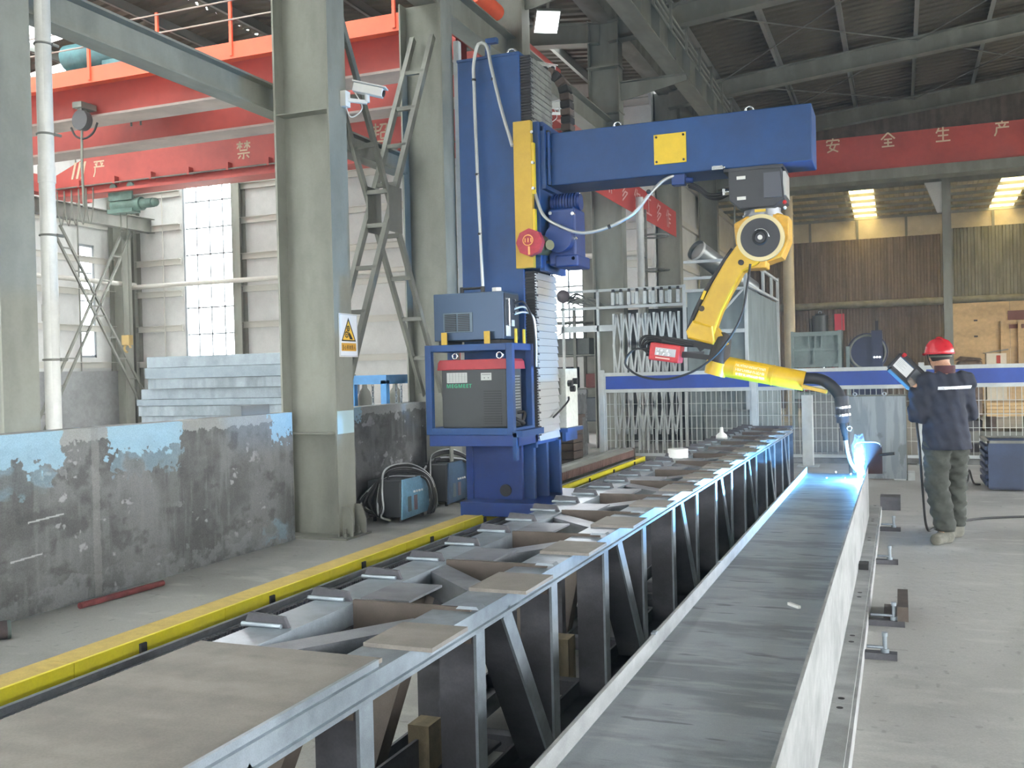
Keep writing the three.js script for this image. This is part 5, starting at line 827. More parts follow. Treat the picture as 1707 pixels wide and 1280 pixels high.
{ const t = new Thing('curtain_booth', 'grey welding booth of square tubes hung with grey curtains', 'booth', [-3.1, 0, 20]);
  M.curtain = mottled(0x76807f, 0x69726f, { m: 2, px: 10, py: 3, s: 551, grain: 6, rough: 0.75 });
  const post = (x, d, h) => t.part('post', rbox(x - 0.03, x + 0.03, 0, h, d - 0.03, d + 0.03, 0.005), M.fenceWhite);
  post(-3.66, 18, 3.1); post(-2.55, 18, 3.56); post(-2.55, 23, 3.56); post(-3.66, 23, 3.1);
  for (const y of [3.2, 3.5]) { t.part('rail', rbox(-3.66, -2.55, y - 0.025, y + 0.025, 17.98, 18.02, 0.004), M.fenceWhite); }
  for (const y of [3.05, 3.5]) t.part('rail', rbox(-2.575, -2.525, y - 0.025, y + 0.025, 18, 23, 0.004), M.fenceWhite);
  t.part('rail', rbox(-3.66, -2.55, 2.95, 3.0, 17.98, 18.02, 0.004), M.fenceWhite); t.part('rail', rbox(-3.66, -2.55, 2.18, 2.25, 17.98, 18.02, 0.004), M.fenceWhite);
  for (const d of [20.4, 21.8]) t.part('strut', rbox(-2.575, -2.525, 3.05, 3.5, d, d + 0.12, 0.004), M.fenceWhite);
  const sheet = (o, u, n, len, h, waves, amp, ph) => { const N = 60, R = 10, pos = []; const q = (i, j) => { const s = i / N, v = j / R; return o.clone().addScaledVector(u, s * len).add(new THREE.Vector3(0, v * h, 0)).addScaledVector(n, amp * (1.1 - v) * (Math.sin(s * waves * 6.28 + ph + v * 2.2) + 0.5 * Math.sin(s * waves * 15 + v * 3))); }; for (let i = 0; i < N; i++) for (let j = 0; j < R; j++) for (const [a, b] of [[0, 0], [1, 0], [1, 1], [0, 0], [1, 1], [0, 1]]) { const p = q(i + a, j + b); pos.push(p.x, p.y, p.z); } const g = new THREE.BufferGeometry(); g.setAttribute('position', new THREE.Float32BufferAttribute(pos, 3)); g.computeVertexNormals(); return g; };
  t.part('curtain', sheet(V(-3.62, 0.05, 18.06), new THREE.Vector3(1, 0, 0), new THREE.Vector3(0, 0, 1), 1.05, 2.9, 2.4, 0.035, 0.4), M.curtain);
  t.part('curtain', sheet(V(-2.58, 0.05, 18.05), V(0, 0, 1), new THREE.Vector3(1, 0, 0), 4.9, 2.95, 5, 0.05, 1), M.curtain);
  t.part('curtain_tie', tube([V(-3.5, 2.3, 17.96), V(-3.0, 2.55, 17.96), V(-2.6, 2.95, 17.97)], 0.02), M.fenceWhite); }
{ const t = new Thing('storage_rack', 'dim steel storage rack seen between gantry and fence', 'rack', [-6.2, 0, 20]);
  for (const x of [-7.1, -6.3, -5.5]) for (const d of [19.6, 20.3]) t.part('upright', box(x - 0.03, x + 0.03, 0, 2.9, d - 0.03, d + 0.03), M.column);
  for (const y of [0.5, 1.2, 1.9, 2.6]) t.part('shelf', box(-7.15, -5.45, y - 0.03, y, 19.55, 20.35), M.steelGrey);
  t.part('brace', bar(V(-7.1, 1.9, 19.56), V(-6.3, 2.6, 19.56), 0.04, 0.02), M.steelGrey); }
for (const [x0, x1, y0, h, c, l] of [[-7.0, -6.5, 0.5, 0.4, 0x4a4540, 'dark brown carton on the bottom rack shelf'], [-6.2, -5.7, 0.5, 0.5, 0x555a60, 'grey steel box on the bottom rack shelf'], [-6.9, -6.4, 1.2, 0.45, 0x3c3f45, 'charcoal box on the second rack shelf'], [-6.1, -5.6, 1.2, 0.3, 0x6a3b38, 'dull red box on the second rack shelf'], [-6.8, -6.0, 1.9, 0.35, 0x5f6462, 'long grey case on the third rack shelf']]) solo('storage_box', l, 'box', [(x0 + x1) / 2, y0, 19.9], rbox(x0, x1, y0, y0 + h, 19.65, 20.2, 0.02), mottled(c, c, { m: 1, s: 561, grain: 14, size: 64 }), 'boxes on the dim rack');
{ const t = new Thing('net_bundle', 'bundle of grey netting with a dark round float on the gate rail', 'netting', [-5.8, 2.8, 18.2]);
  const g = []; for (let k = 0; k < 14; k++) g.push(tube([V(-6.1 + rr(0, 0.2), 2.82 + rr(0, 0.2), 18.2 + rr(0, 0.1)), V(-5.8, 2.8 + rr(0.05, 0.25), 18.18 + rr(0, 0.12)), V(-5.5, 2.76 + rr(0, 0.2), 18.2 + rr(0, 0.1)), V(-5.2 + rr(-0.1, 0), 2.74 + rr(0, 0.05), 18.2)], 0.016)); t.part('net', g, M.steelGrey, t.o, 'stuff');
  t.part('float', ball(V(-6.02, 3.0, 18.05), 0.13), plain(0x4b4448, 0.7)); }
{ const t = new Thing('floor_crate', 'stacked dark timber crates on the floor left of the fence', 'crate', [-5.1, 0, 15.2]);
  M.crate = mottled(0x54463c, 0x463a32, { m: 0.8, px: 3, py: 12, s: 571, grain: 12, rough: 0.85 });
  for (let k = 0; k < 6; k++) t.part('board', rbox(-5.35, -4.85, 0.02 + k * 0.13, 0.14 + k * 0.13, 14.9, 15.4, 0.005), M.crate);
  t.part('window_panel', box(-5.25, -4.95, 0.86, 1.3, 15.0, 15.3), plain(0x2e323c, 0.3)); t.part('lid', box(-5.38, -4.82, 0.8, 0.85, 14.85, 15.45), M.crate); }
{ const t = new Thing('cable_tray', 'ridged brown cable chain lying in its tray beyond the gantry', 'tray', [-4.0, 0.14, 13]);
  t.part('tray', [box(-4.13, -3.9, 0.142, 0.16, 11.4, 15.0), box(-4.13, -4.12, 0.142, 0.34, 11.4, 15.0)], M.steelGrey);
  t.part('cover', [prism('xy', [[-4.12, 0.32], [-3.95, 0.34], [-3.9, 0.31], [-3.9, 0.295], [-4.12, 0.305]], 11.5, 15.0)], M.column);
  for (let k = 0; k < 46; k++) t.part('chain_link', rbox(-3.96, -3.89, 0.2, 0.3, 11.5 + k * 0.076, 11.55 + k * 0.076, 0.006), mottledOnce());
  t.part('end_bracket', [box(-3.95, -3.88, 0.14, 0.36, 11.36, 11.4)], M.fenceWhite); t.part('end_plate', box(-4.13, -3.88, 0.14, 0.33, 15.0, 15.03), M.rustSteel); }
function mottledOnce() { return M.chainBrown ??= mottled(0x7a5d54, 0x664c45, { m: 0.5, n: 4, s: 581, rough: 0.7, size: 128 }); }
{ const t = new Thing('machine_cabinet', 'tall dark machine cabinet behind the folded gate', 'cabinet', [-4.8, 0, 21]);
  const b = t.part('body', rbox(-5.55, -4.05, 0.05, 2.85, 20.7, 21.3, 0.02), plain(0x2f3434, 0.7)); for (const x of [-5.5, -4.78]) t.part('door', rbox(x, x + 0.68, 0.15, 2.75, 20.68, 20.7, 0.01), plain(0x383e3e, 0.65)); t.part('plinth', box(-5.53, -4.07, 0, 0.05, 20.72, 21.28), M.dark); }
// machines and boards in the annex
{ const t = new Thing('hydraulic_press', 'grey-green hydraulic press with drum motor and red sign', 'press', [-1.9, 0, 25.3]);
  M.pressGreen = mottled(0x84938f, 0x75847f, { m: 1.5, n: 4, s: 591, grain: 6, rough: 0.55 });
  t.part('frame', [box(-2.48, -2.42, 0, 2.4, 25, 25.8), box(-1.38, -1.3, 0, 2.4, 25, 25.8)], M.pressGreen);
  for (const [y0, y1] of [[2.28, 2.38], [1.98, 2.28], [1.92, 1.98], [1.58, 1.92], [1.52, 1.58]]) t.part('cross_head', box(-2.42, -1.38, y0, y1, 25 + (y1 - y0 > 0.2 ? 0.1 : 0), 25.75), M.pressGreen);
  for (const x of [-2.08, -1.92, -1.78]) t.part('rib', box(x, x + 0.03, 1.98, 2.28, 25, 25.1), M.pressGreen); t.part('rib', box(-1.96, -1.93, 1.58, 1.92, 25, 25.1), M.pressGreen);
  t.part('ram', [cyl(V(-1.75, 0.9, 25.3), V(-1.75, 1.52, 25.3), 0.08, 0.08, 18)], M.chrome);
  t.part('table', box(-2.42, -1.38, 0.75, 0.9, 25, 25.8), M.pressGreen);
  t.part('motor', [cyl(V(-1.81, 2.38, 25.4), V(-1.81, 2.78, 25.4), 0.19, 0.19, 22), cyl(V(-1.81, 2.78, 25.4), V(-1.81, 2.83, 25.4), 0.14, 0.1, 22), cyl(V(-2.03, 2.38, 25.4), V(-2.03, 2.72, 25.4), 0.035, 0.035, 10)], plain(0x4a4c48, 0.5, 0.3));
  t.part('motor_eye', torus(V(-1.81, 2.86, 25.4), 0.035, 0.01), M.galv);
  t.part('oil_pipe', cyl(V(-1.65, 2.68, 25.4), V(-1.45, 2.68, 25.4), 0.012, 0.012, 8), M.steelGrey);
  t.part('red_sign', [box(-1.46, -1.3, 2.4, 2.8, 25.2, 25.24), box(-1.28, -1.24, 2.4, 2.8, 25.2, 25.5)], plain(0xb5303c, 0.5));
  t.part('hose', [tube([V(-2.1, 1.5, 24.98), V(-2.08, 1.2, 24.95), V(-2.15, 0.95, 24.98)], 0.03), tube([V(-1.5, 1.5, 24.98), V(-1.52, 1.2, 24.9), V(-1.45, 0.95, 24.98)], 0.03)], plain(0x9c3a40, 0.5)); }
{ const t = new Thing('welding_positioner', 'dark blue rotary machine beside the green press', 'machine', [-0.75, 0, 25.4]);
  M.navy = mottled(0x2e3550, 0x282e46, { m: 1.2, n: 4, s: 601, grain: 5, rough: 0.5 });
  t.part('drum', [cyl(V(-0.72, 1.85, 25.1), V(-0.72, 1.85, 25.8), 0.46, 0.46, 36)], M.navy); t.part('rim', torus(V(-0.72, 1.85, 25.08), 0.4, 0.03, 'z', 36), M.steelGrey);
  t.part('cabinet', box(-0.62, -0.38, 0, 2.36, 25, 25.7), M.navy); t.part('base', box(-1.1, -0.62, 0, 1.5, 25.2, 25.7), M.navy); t.part('post', box(-0.54, -0.47, 2.36, 2.6, 25.3, 25.4), M.dark);
  for (const x of [-0.56, -0.5, -0.44]) t.part('valve', [cyl(V(x, 1.72, 24.92), V(x, 1.72, 25), 0.025, 0.025, 10)], M.chrome);
  t.part('side_column', [box(-1.2, -1.12, 0, 2.0, 25.0, 25.2)], M.pressGreen); }
{ const t = new Thing('plywood_board', 'large tan plywood hoarding right of the slim steel post', 'board', [4, 0, 32]);
  M.ply = mottled(0xc9a877, 0xb8935f, { m: 2.4, px: 3, py: 9, s: 611, grain: 10, rough: 0.8, size: 512 });
  for (const [a, b] of [[1.42, 3.0], [3.01, 5.2]]) t.part('sheet', box(a, b, 0, 3.3, 32, 32.03), M.ply);
  for (const [x, y] of [[2.05, 2.75], [2.05, 2.28]]) t.part('slot', box(x, x + 0.1, y, y + 0.05, 31.99, 32), M.dark);
  t.part('brown_panel', box(2.95, 4.2, 2.75, 3.02, 31.95, 32), plain(0x6b3c30, 0.7)); for (const x of [2.98, 3.3]) t.part('brown_panel', box(x, x + 0.24, 2.5, 2.62, 31.95, 32), plain(0x6b3c30, 0.7));
  for (const x of [2.75, 3.2]) t.part('batten', box(x, x + 0.05, 1.2, 2.7, 31.9, 31.98), M.ply); t.part('batten', box(2.75, 4.4, 2.66, 2.72, 31.9, 31.98), M.ply); }
{ const t = new Thing('parts_cabinet', 'low cream cabinet with red label in front of the plywood', 'cabinet', [2.5, 0, 30.5]);
  t.part('body', box(2.25, 2.75, 0, 1.78, 30.4, 30.9), M.panelCream); t.part('lid', prism('xy', [[2.2, 1.78], [2.8, 1.86], [2.8, 1.9], [2.2, 1.8]], 30.35, 30.95), M.column); t.part('label', box(2.5, 2.6, 1.5, 1.72, 30.39, 30.4), plain(0xb84030, 0.6)); }
solo('scrap_pile', 'low dark heap with brown top before the plywood hoarding', 'heap', [1.8, 0, 30.6], [rbox(1.5, 2.15, 0, 1.6, 30.4, 30.9, 0.1), prism('xy', [[1.45, 1.6], [2.15, 1.6], [2.1, 1.66], [1.6, 1.72]], 30.4, 30.9)], mottled(0x6d5a4a, 0x55463a, { m: 0.6, n: 5, s: 621 }));
// goods seen through the fence wires
for (const [x0, x1, h, d, c, l] of [[-1.66, -1.05, 1.02, 18.4, 0x7c7f7e, 'grey steel cabinet seen through the fence behind the truss end'], [-0.98, -0.35, 0.85, 18.8, 0x6a554c, 'brown carton stack seen through the middle fence panel'], [0.95, 1.3, 0.55, 18.6, 0x4a4a4e, 'dark machine part seen through the right fence panel'], [-3.2, -2.35, 0.8, 17.2, 0x6f7674, 'grey machine base seen through the fence below the booth']]) solo('stored_goods', l, 'goods', [(x0 + x1) / 2, 0, d], rbox(x0, x1, 0, h, d, d + 0.6, 0.02), mottled(c, c, { m: 1, s: 631, grain: 18, size: 64 }), 'goods stored behind the fence');
{ const t = new Thing('timber_pallet', 'pallet of tan boards seen through the right fence panel', 'pallet', [1.9, 0, 18.6]);
  for (let k = 0; k < 4; k++) t.part('board', rbox(1.35, 2.75, 0.62 + k * 0.06, 0.675 + k * 0.06, 18.4, 19.4, 0.006), M.ply);
  for (const x of [1.4, 2.0, 2.6]) t.part('bearer', box(x, x + 0.1, 0, 0.62, 18.45, 19.35), M.crate); t.part('base_board', box(1.35, 2.75, 0.3, 0.36, 18.4, 19.4), M.plateBrown); }
solo('long_beam_stock', 'long pale beam lying behind the right fence panel', 'beam', [1.6, 0, 17.6], [box(0.5, 3.2, 0.24, 0.42, 17.5, 17.7), box(0.7, 0.8, 0, 0.24, 17.5, 17.7), box(2.9, 3, 0, 0.24, 17.5, 17.7)], M.steelGrey);

// ---------------------------------------------------------------- welders and things along the low wall
function welder(label, x0, x1, d0, d1, h, face, lead) {
  const t = new Thing('arc_welder', label, 'welder', [(x0 + x1) / 2, 0, (d0 + d1) / 2], 'portable welders by the low wall');
  const b = t.part('case', rbox(x0, x1 - 0.02, 0.05, h, d0, d1, 0.02), plain(0x34383c, 0.6));
  t.part('front_panel', prism('dy', [[d0 - 0.01, 0.03], [d1 + 0.01, 0.05], [d1 - 0.02, h + 0.01], [d0 + 0.02, h + 0.01]], x1 - 0.02, x1, 0.004), face);
  for (let k = 0; k < 2; k++) t.part('socket_strip', rbox(x1 - 0.002, x1 + 0.008, 0.1, 0.26, d0 + 0.12 + k * 0.14, d0 + 0.19 + k * 0.14, 0.004), plain(k ? 0x6d5a63 : 0x59666b, 0.6), b);
  for (let k = 0; k < 4; k++) t.part('knob', cyl(V(x1, 0.3, d0 + 0.26 + k * 0.06), V(x1 + 0.015, 0.3, d0 + 0.26 + k * 0.06), 0.012, 0.012, 10), M.white, b);
  t.part('handle', [cyl(V((x0 + x1) / 2, h + 0.05, d0 + 0.08), V((x0 + x1) / 2, h + 0.05, d1 - 0.08), 0.012, 0.012, 8), cyl(V((x0 + x1) / 2, h, d0 + 0.08), V((x0 + x1) / 2, h + 0.05, d0 + 0.08), 0.012, 0.012, 8), cyl(V((x0 + x1) / 2, h, d1 - 0.08), V((x0 + x1) / 2, h + 0.05, d1 - 0.08), 0.012, 0.012, 8)], M.dark, b);
  for (const [x, d] of [[x0 + 0.05, d0 + 0.06], [x1 - 0.06, d0 + 0.06], [x0 + 0.05, d1 - 0.06], [x1 - 0.06, d1 - 0.06]]) t.part('foot', cyl(V(x, 0, d), V(x, 0.05, d), 0.02, 0.02, 8), M.dark, b);
  for (let k = 0; k < lead; k++) { const a = rr(0.6, 1.05), o = rr(-0.06, 0.09), m = (x0 + x1) / 2;
    t.part('lead', tube([V(x1 + 0.03, 0.02, d1 - 0.05 + o), V(x1 + 0.06, 0.2 * a, d1 - 0.02 + o), V(x1 + 0.03, h - 0.02, d1 - 0.1 + o), V(m + 0.1, h + 0.06 + o, d0 + 0.35), V(m - 0.05, h + 0.05 + o * 0.6, d0 + 0.12), V(x0 + 0.12 + o, h * 0.82, d0 - 0.05), V(x0 + 0.05 + o * 2, h * 0.5 * a, d0 - 0.07), V(x0 + 0.16 + o, 0.08, d0 - 0.07 - o), V(x0 + 0.3, 0.03, d0 - 0.05)], rr(0.01, 0.016), 70, 7), k % 5 ? M.rubber : M.hose); }
}
welder('light blue portable welder draped with black leads beside the column', -5.3, -4.88, 9.16, 9.78, 0.44, mottled(0x7fb2cf, 0x6ba0bf, { m: 0.6, n: 4, s: 641, rough: 0.5 }), 12);
welder('dark blue portable welder behind the light blue one', -5.34, -4.93, 10.4, 11.0, 0.5, mottled(0x35536f, 0x2c465f, { m: 0.6, n: 4, s: 642, rough: 0.5 }), 8);
solo('red_pipe', 'dull red pipe lying on the floor along the low wall', 'pipe', [-5.24, 0, 5.5], cyl(V(-5.25, 0.022, 5.15), V(-5.21, 0.022, 5.92), 0.022, 0.022, 16), mottled(0x7a3c3e, 0x6a3234, { m: 0.3, n: 4, s: 651, rough: 0.7 }));
{ const t = new Thing('pipe_offcut', 'dark thick pipe offcut at the left picture edge', 'pipe', [-5.2, 0, 4.3]); t.part('shell', cyl(V(-5.4, 0.055, 4.0), V(-5.09, 0.055, 4.42), 0.055, 0.055, 24), mottled(0x4a3f40, 0x3a3234, { m: 0.3, n: 4, s: 652, rough: 0.7 })); t.part('end_cap', cyl(V(-5.09, 0.055, 4.42), V(-5.078, 0.055, 4.436), 0.056, 0.056, 24), plain(0x4d5a56, 0.6)); }
solo('wall_bracket_box', 'small dark box with pale ends resting on the low wall', 'box', [-5.52, 1.22, 7.45], [box(-5.58, -5.46, 1.22, 1.31, 7.26, 7.68)], plain(0x6c7276, 0.7));
{ const t = new Thing('sheet_stack', 'tall stack of grey steel sheets behind the low wall', 'stack', [-9.6, 0, 12.6]);
  let y = 0.1; for (let k = 0; k < 16; k++) { const h = rr(0.1, 0.17), s = rr(-0.05, 0.05); if (y > 1.85) break; t.part('sheet', box(-10.95 + s + (k > 9 ? 0.25 : 0), -8.0 + s, y, y + h - 0.006, 12 + s, 13.6), mottled([0x7d8890, 0x8a949b, 0x757f87][k % 3], [0x7d8890, 0x8a949b, 0x757f87][(k + 1) % 3], { m: 2, px: 12, py: 2, s: 661, size: 64, rough: 0.55, metal: 0.3 })); y += h; }
  for (const x of [-10.6, -9.4, -8.2]) t.part('bearer', box(x, x + 0.1, 0, 0.1, 12, 13.6), M.crate); }
{ const t = new Thing('chain_rack', 'blue steel rack hung with lifting chains behind the low wall', 'rack', [-5.95, 0, 11]);
  M.rackBlue = mottled(0x4a8ac0, 0x3f7cb0, { m: 1, n: 4, s: 671, grain: 5, rough: 0.5 });
  for (const x of [-6.24, -5.8]) t.part('post', rbox(x, x + 0.08, 0, 1.5, 10.4, 10.48, 0.004), M.rackBlue); for (const x of [-6.0]) t.part('post', rbox(x, x + 0.08, 0, 1.5, 12.2, 12.28, 0.004), M.rackBlue);
  t.part('top_beam', [rbox(-6.24, -5.72, 1.45, 1.56, 10.4, 10.48, 0.004)], M.rackBlue); t.part('top_beam', [rbox(-6.1, -6.02, 1.45, 1.56, 10.48, 12.3, 0.004)], M.rackBlue); t.part('top_beam', [rbox(-5.8, -5.72, 1.45, 1.56, 10.48, 12.3, 0.004)], M.rackBlue);
  for (let c = 0; c < 7; c++) { const x = -6.02 + (c % 3) * 0.09, d = 10.6 + c * 0.2, g = []; for (let k = 0; k < 16; k++) { const r = new THREE.TorusGeometry(0.02, 0.006, 5, 10); r.scale(0.7, 1.25, 1); if (k % 2) r.rotateY(Math.PI / 2); r.translate(x, 1.43 - k * 0.036, -d); g.push(r); } t.part('chain', g, M.galv); } }
for (const [x, d, l] of [[-8.1, 14, 'grey gas cylinder behind the low wall left of the blue rack'], [-7.7, 14.3, 'second grey gas cylinder partly behind the blue rack']]) { const t = new Thing('gas_cylinder', l, 'cylinder', [x, 0, d], 'gas cylinders'); t.part('shell', lathe([[0, 0], [0.11, 0], [0.11, 1.2], [0.09, 1.3], [0.045, 1.36], [0.04, 1.42], [0, 1.42]]).translate(x, 0, -d), M.steelGrey); t.part('valve', cyl(V(x, 1.42, d), V(x, 1.52, d), 0.03, 0.02, 10), M.galv); }
solo('notice_poster', 'small wall poster with a red stripe on the far cream wall', 'poster', [-11.1, 1.7, 23.88], [box(-11.3, -11.05, 1.75, 2.4, 23.88, 23.9), box(-11.02, -10.86, 1.75, 2.45, 23.88, 23.9)], plain(0xb9574c, 0.6));

// ---------------------------------------------------------------- the worker
function sdfMesh(fn, c, half, res) {
  const mc = new MarchingCubes(res, new THREE.MeshBasicMaterial(), false, false, 400000);
  const H = res / 2; let i = 0;
  for (let z = 0; z < res; z++) for (let y = 0; y < res; y++) for (let x = 0; x < res; x++) mc.field[i++] = -fn(c.x + (x - H) / H * half, c.y + (y - H) / H * half, c.z + (z - H) / H * half);
  mc.isolation = 0; mc.update();
  const n = mc.count ?? mc.geometry.drawRange.count, g = new THREE.BufferGeometry();
  const p = mc.positionArray.slice(0, n * 3), nn = mc.normalArray.slice(0, n * 3);
  for (let k = 0; k < n; k++) { p[k * 3] = c.x + p[k * 3] * half; p[k * 3 + 1] = c.y + p[k * 3 + 1] * half; p[k * 3 + 2] = c.z + p[k * 3 + 2] * half; const L = Math.hypot(nn[k * 3], nn[k * 3 + 1], nn[k * 3 + 2]) || 1; for (let q = 0; q < 3; q++) nn[k * 3 + q] /= L; }
  g.setAttribute('position', new THREE.BufferAttribute(new Float32Array(p), 3)); g.setAttribute('normal', new THREE.BufferAttribute(new Float32Array(nn), 3));
  return g;
}
const smin = (a, b, k) => { const h = Math.max(k - Math.abs(a - b), 0) / k; return Math.min(a, b) - h * h * k * 0.25; };
function caps(list, k) {   // list of [p, q, r0, r1, flatten?]; flatten = [axis vector, factor]
  const L = list.map(([p, q, r0, r1, f]) => ({ p, d: q.clone().sub(p), l2: Math.max(1e-9, p.distanceToSquared(q)), r0, r1, f }));
  return (x, y, z) => { let m = 1e3; for (const b of L) { let ux = x - b.p.x, uy = y - b.p.y, uz = z - b.p.z; let t = (ux * b.d.x + uy * b.d.y + uz * b.d.z) / b.l2; t = t < 0 ? 0 : t > 1 ? 1 : t; let dx = ux - b.d.x * t, dy = uy - b.d.y * t, dz = uz - b.d.z * t; if (b.f) { const [a, s] = b.f, w = (dx * a.x + dy * a.y + dz * a.z) * (s - 1); dx += a.x * w; dy += a.y * w; dz += a.z * w; } m = smin(m, Math.sqrt(dx * dx + dy * dy + dz * dz) - (b.r0 + (b.r1 - b.r0) * t), k); } return m; };
}
{ const t = new Thing('person', 'worker in red helmet and navy jacket, seen from behind holding a control pendant', 'person', [0.36, 0, 9.4]);
  const F = new THREE.Vector3(-0.45, 0, -0.9).normalize(), S = new THREE.Vector3(0.9, 0, -0.45).normalize();   // facing and his right side
  const at4 = (s, y, f) => new THREE.Vector3(0.365, y, -9.4).addScaledVector(S, s).addScaledVector(F, f);
  const head = at4(-0.02, 1.61, 0.05), neck = at4(0, 1.46, 0.0), chest = at4(0, 1.26, 0.0), belly = at4(0, 1.04, 0.01), hip = at4(0, 0.9, 0);
  const shL = at4(-0.165, 1.375, -0.01), shR = at4(0.165, 1.375, -0.01);
  const elL = at4(-0.235, 1.1, 0.03), haL = V(0.115, 1.33, 9.3), elR = at4(0.24, 1.1, 0.05), haR = at4(0.02, 1.2, 0.3);
  const hpL = at4(-0.085, 0.9, 0), hpR = at4(0.09, 0.9, 0), knL = V(0.28, 0.48, 9.32), knR = V(0.43, 0.48, 9.5), anL = V(0.335, 0.1, 9.2), anR = V(0.43, 0.1, 9.52);
  const skin = mottled(0xb98a6e, 0xa97a60, { m: 0.3, n: 4, s: 701, rough: 0.6, size: 64 });
  // continuous body: head with face, neck, trunk, limbs
  const bodyBones = [[head, head.clone().add(at4(0, 0, 0.012).sub(at4(0, 0, 0))), 0.082, 0.085], [head.clone().add(new THREE.Vector3(0, -0.06, 0)).addScaledVector(F, 0.035), head.clone().add(new THREE.Vector3(0, -0.085, 0)).addScaledVector(F, 0.05), 0.058, 0.045], [head.clone().add(new THREE.Vector3(0, -0.03, 0)), neck, 0.058, 0.06],
    [neck, chest, 0.06, 0.11, [F, 1.25]], [shL, shR, 0.075, 0.075], [chest, hip, 0.14, 0.13, [F, 1.35]], [shL, elL, 0.055, 0.043], [elL, haL, 0.042, 0.03], [shR, elR, 0.055, 0.043], [elR, haR, 0.042, 0.03], [hpL, knL, 0.085, 0.058], [knL, anL, 0.056, 0.04], [hpR, knR, 0.085, 0.058], [knR, anR, 0.056, 0.04], [anL, anL.clone().add(V(-0.06, -0.06, -0.13)), 0.04, 0.035], [anR, anR.clone().add(V(-0.06, -0.06, 0.13)), 0.04, 0.035]];
  const f1 = caps(bodyBones, 0.05);
  const bodyGeo = sdfMesh(f1, new THREE.Vector3(0.3, 0.88, -9.4), 0.96, 120);
  // head on its own finer grid: skull, jaw, nose, ears
  const hb = caps([[head, head.clone().addScaledVector(F, 0.015), 0.083, 0.083], [head.clone().add(new THREE.Vector3(0, -0.065, 0)).addScaledVector(F, 0.04), head.clone().add(new THREE.Vector3(0, -0.09, 0)).addScaledVector(F, 0.06), 0.055, 0.035], [head.clone().add(new THREE.Vector3(0, -0.03, 0)), neck, 0.056, 0.06], [head.clone().addScaledVector(F, 0.09).add(new THREE.Vector3(0, 0.0, 0)), head.clone().addScaledVector(F, 0.108).add(new THREE.Vector3(0, -0.035, 0)), 0.01, 0.015], [head.clone().addScaledVector(S, 0.083).add(new THREE.Vector3(0, -0.005, 0)), head.clone().addScaledVector(S, 0.086).add(new THREE.Vector3(0, -0.04, 0)), 0.014, 0.01, [S, 1.6]], [head.clone().addScaledVector(S, -0.083).add(new THREE.Vector3(0, -0.005, 0)), head.clone().addScaledVector(S, -0.086).add(new THREE.Vector3(0, -0.04, 0)), 0.014, 0.01, [S, 1.6]], [head.clone().addScaledVector(F, 0.083).add(new THREE.Vector3(0, -0.07, 0)), head.clone().addScaledVector(F, 0.088).add(new THREE.Vector3(0, -0.072, 0)), 0.012, 0.012]], 0.014);
  const headGeo = sdfMesh(hb, head.clone().add(new THREE.Vector3(0, -0.04, 0)), 0.17, 80);
  // hands: palm, four fingers and thumb closing on the pendant
  const hand = (h, dirF, palmN, side) => { const u = dirF.clone().normalize(), n = palmN.clone().normalize(), w = u.clone().cross(n).multiplyScalar(side); const P = (a, b, c) => h.clone().addScaledVector(u, a).addScaledVector(w, b).addScaledVector(n, c); const L = [[P(-0.02, 0, 0), P(0.05, 0.0, 0), 0.034, 0.038, [n, 1.7]]]; [[0.03, 0.072], [0.01, 0.08], [-0.01, 0.075], [-0.03, 0.06]].forEach(([b, l]) => { const k = P(0.075, b, 0.0), m = P(0.075 + l * 0.4, b, 0.018), e = P(0.075 + l * 0.62, b * 0.9, 0.045); L.push([P(0.05, b, 0), k, 0.0105, 0.0105], [k, m, 0.0105, 0.0095], [m, e, 0.0095, 0.0085]); }); L.push([P(0.0, 0.03, 0.005), P(0.03, 0.058, 0.022), 0.013, 0.012], [P(0.03, 0.058, 0.022), P(0.062, 0.06, 0.035), 0.012, 0.009]); return sdfMesh(caps(L, 0.009), P(0.05, 0, 0.01), 0.11, 72); };
  const hL = hand(haL, new THREE.Vector3(-0.45, 0.6, -0.2), new THREE.Vector3(-0.2, 0.25, -0.9), 1), hR = hand(haR, new THREE.Vector3(-0.8, 0.35, -0.3), new THREE.Vector3(0, 0.6, 0.5), -1);
  t.part('body', [bodyGeo, headGeo, hR], skin); t.part('glove', hL, mottled(0x7d746a, 0x6a6259, { m: 0.3, n: 4, s: 715, rough: 0.9, size: 64 }));
  for (const s of [-1, 1]) { const e = head.clone().addScaledVector(F, 0.078).addScaledVector(S, 0.032 * s).add(new THREE.Vector3(0, 0.0, 0)); t.part('eye', ball(e, 0.012), M.white); t.part('iris', ball(e.clone().addScaledVector(F, 0.009), 0.006), M.black); }
  t.part('hair', sdfMesh((x, y, z) => { const dx = x - head.x, dy = y - head.y, dz = z - head.z, fr = dx * F.x + dz * F.z; return Math.max(Math.hypot(dx, dy, dz) - 0.092, -(dy + 0.055 - (fr > -0.02 ? (fr + 0.02) * 1.5 : 0))); }, head, 0.13, 48), plain(0x1e1b1a, 0.8));
  // jacket
  const jb = caps([[neck.clone().add(new THREE.Vector3(0, -0.03, 0)), chest, 0.075, 0.135, [F, 1.25]], [shL, shR, 0.088, 0.088], [chest, belly, 0.175, 0.175, [F, 1.3]], [belly, at4(0, 0.82, 0), 0.18, 0.205, [F, 1.12]], [shL, elL, 0.082, 0.075], [elL, elL.clone().lerp(haL, 0.82), 0.072, 0.058], [shR, elR, 0.082, 0.075], [elR, elR.clone().lerp(haR, 0.85), 0.072, 0.056]], 0.045);
  const wr = (x, y, z) => 0.006 * Math.sin(y * 55 + x * 20) * Math.sin(x * 34 + z * 26) + 0.005 * Math.sin(x * 70 + y * 18);
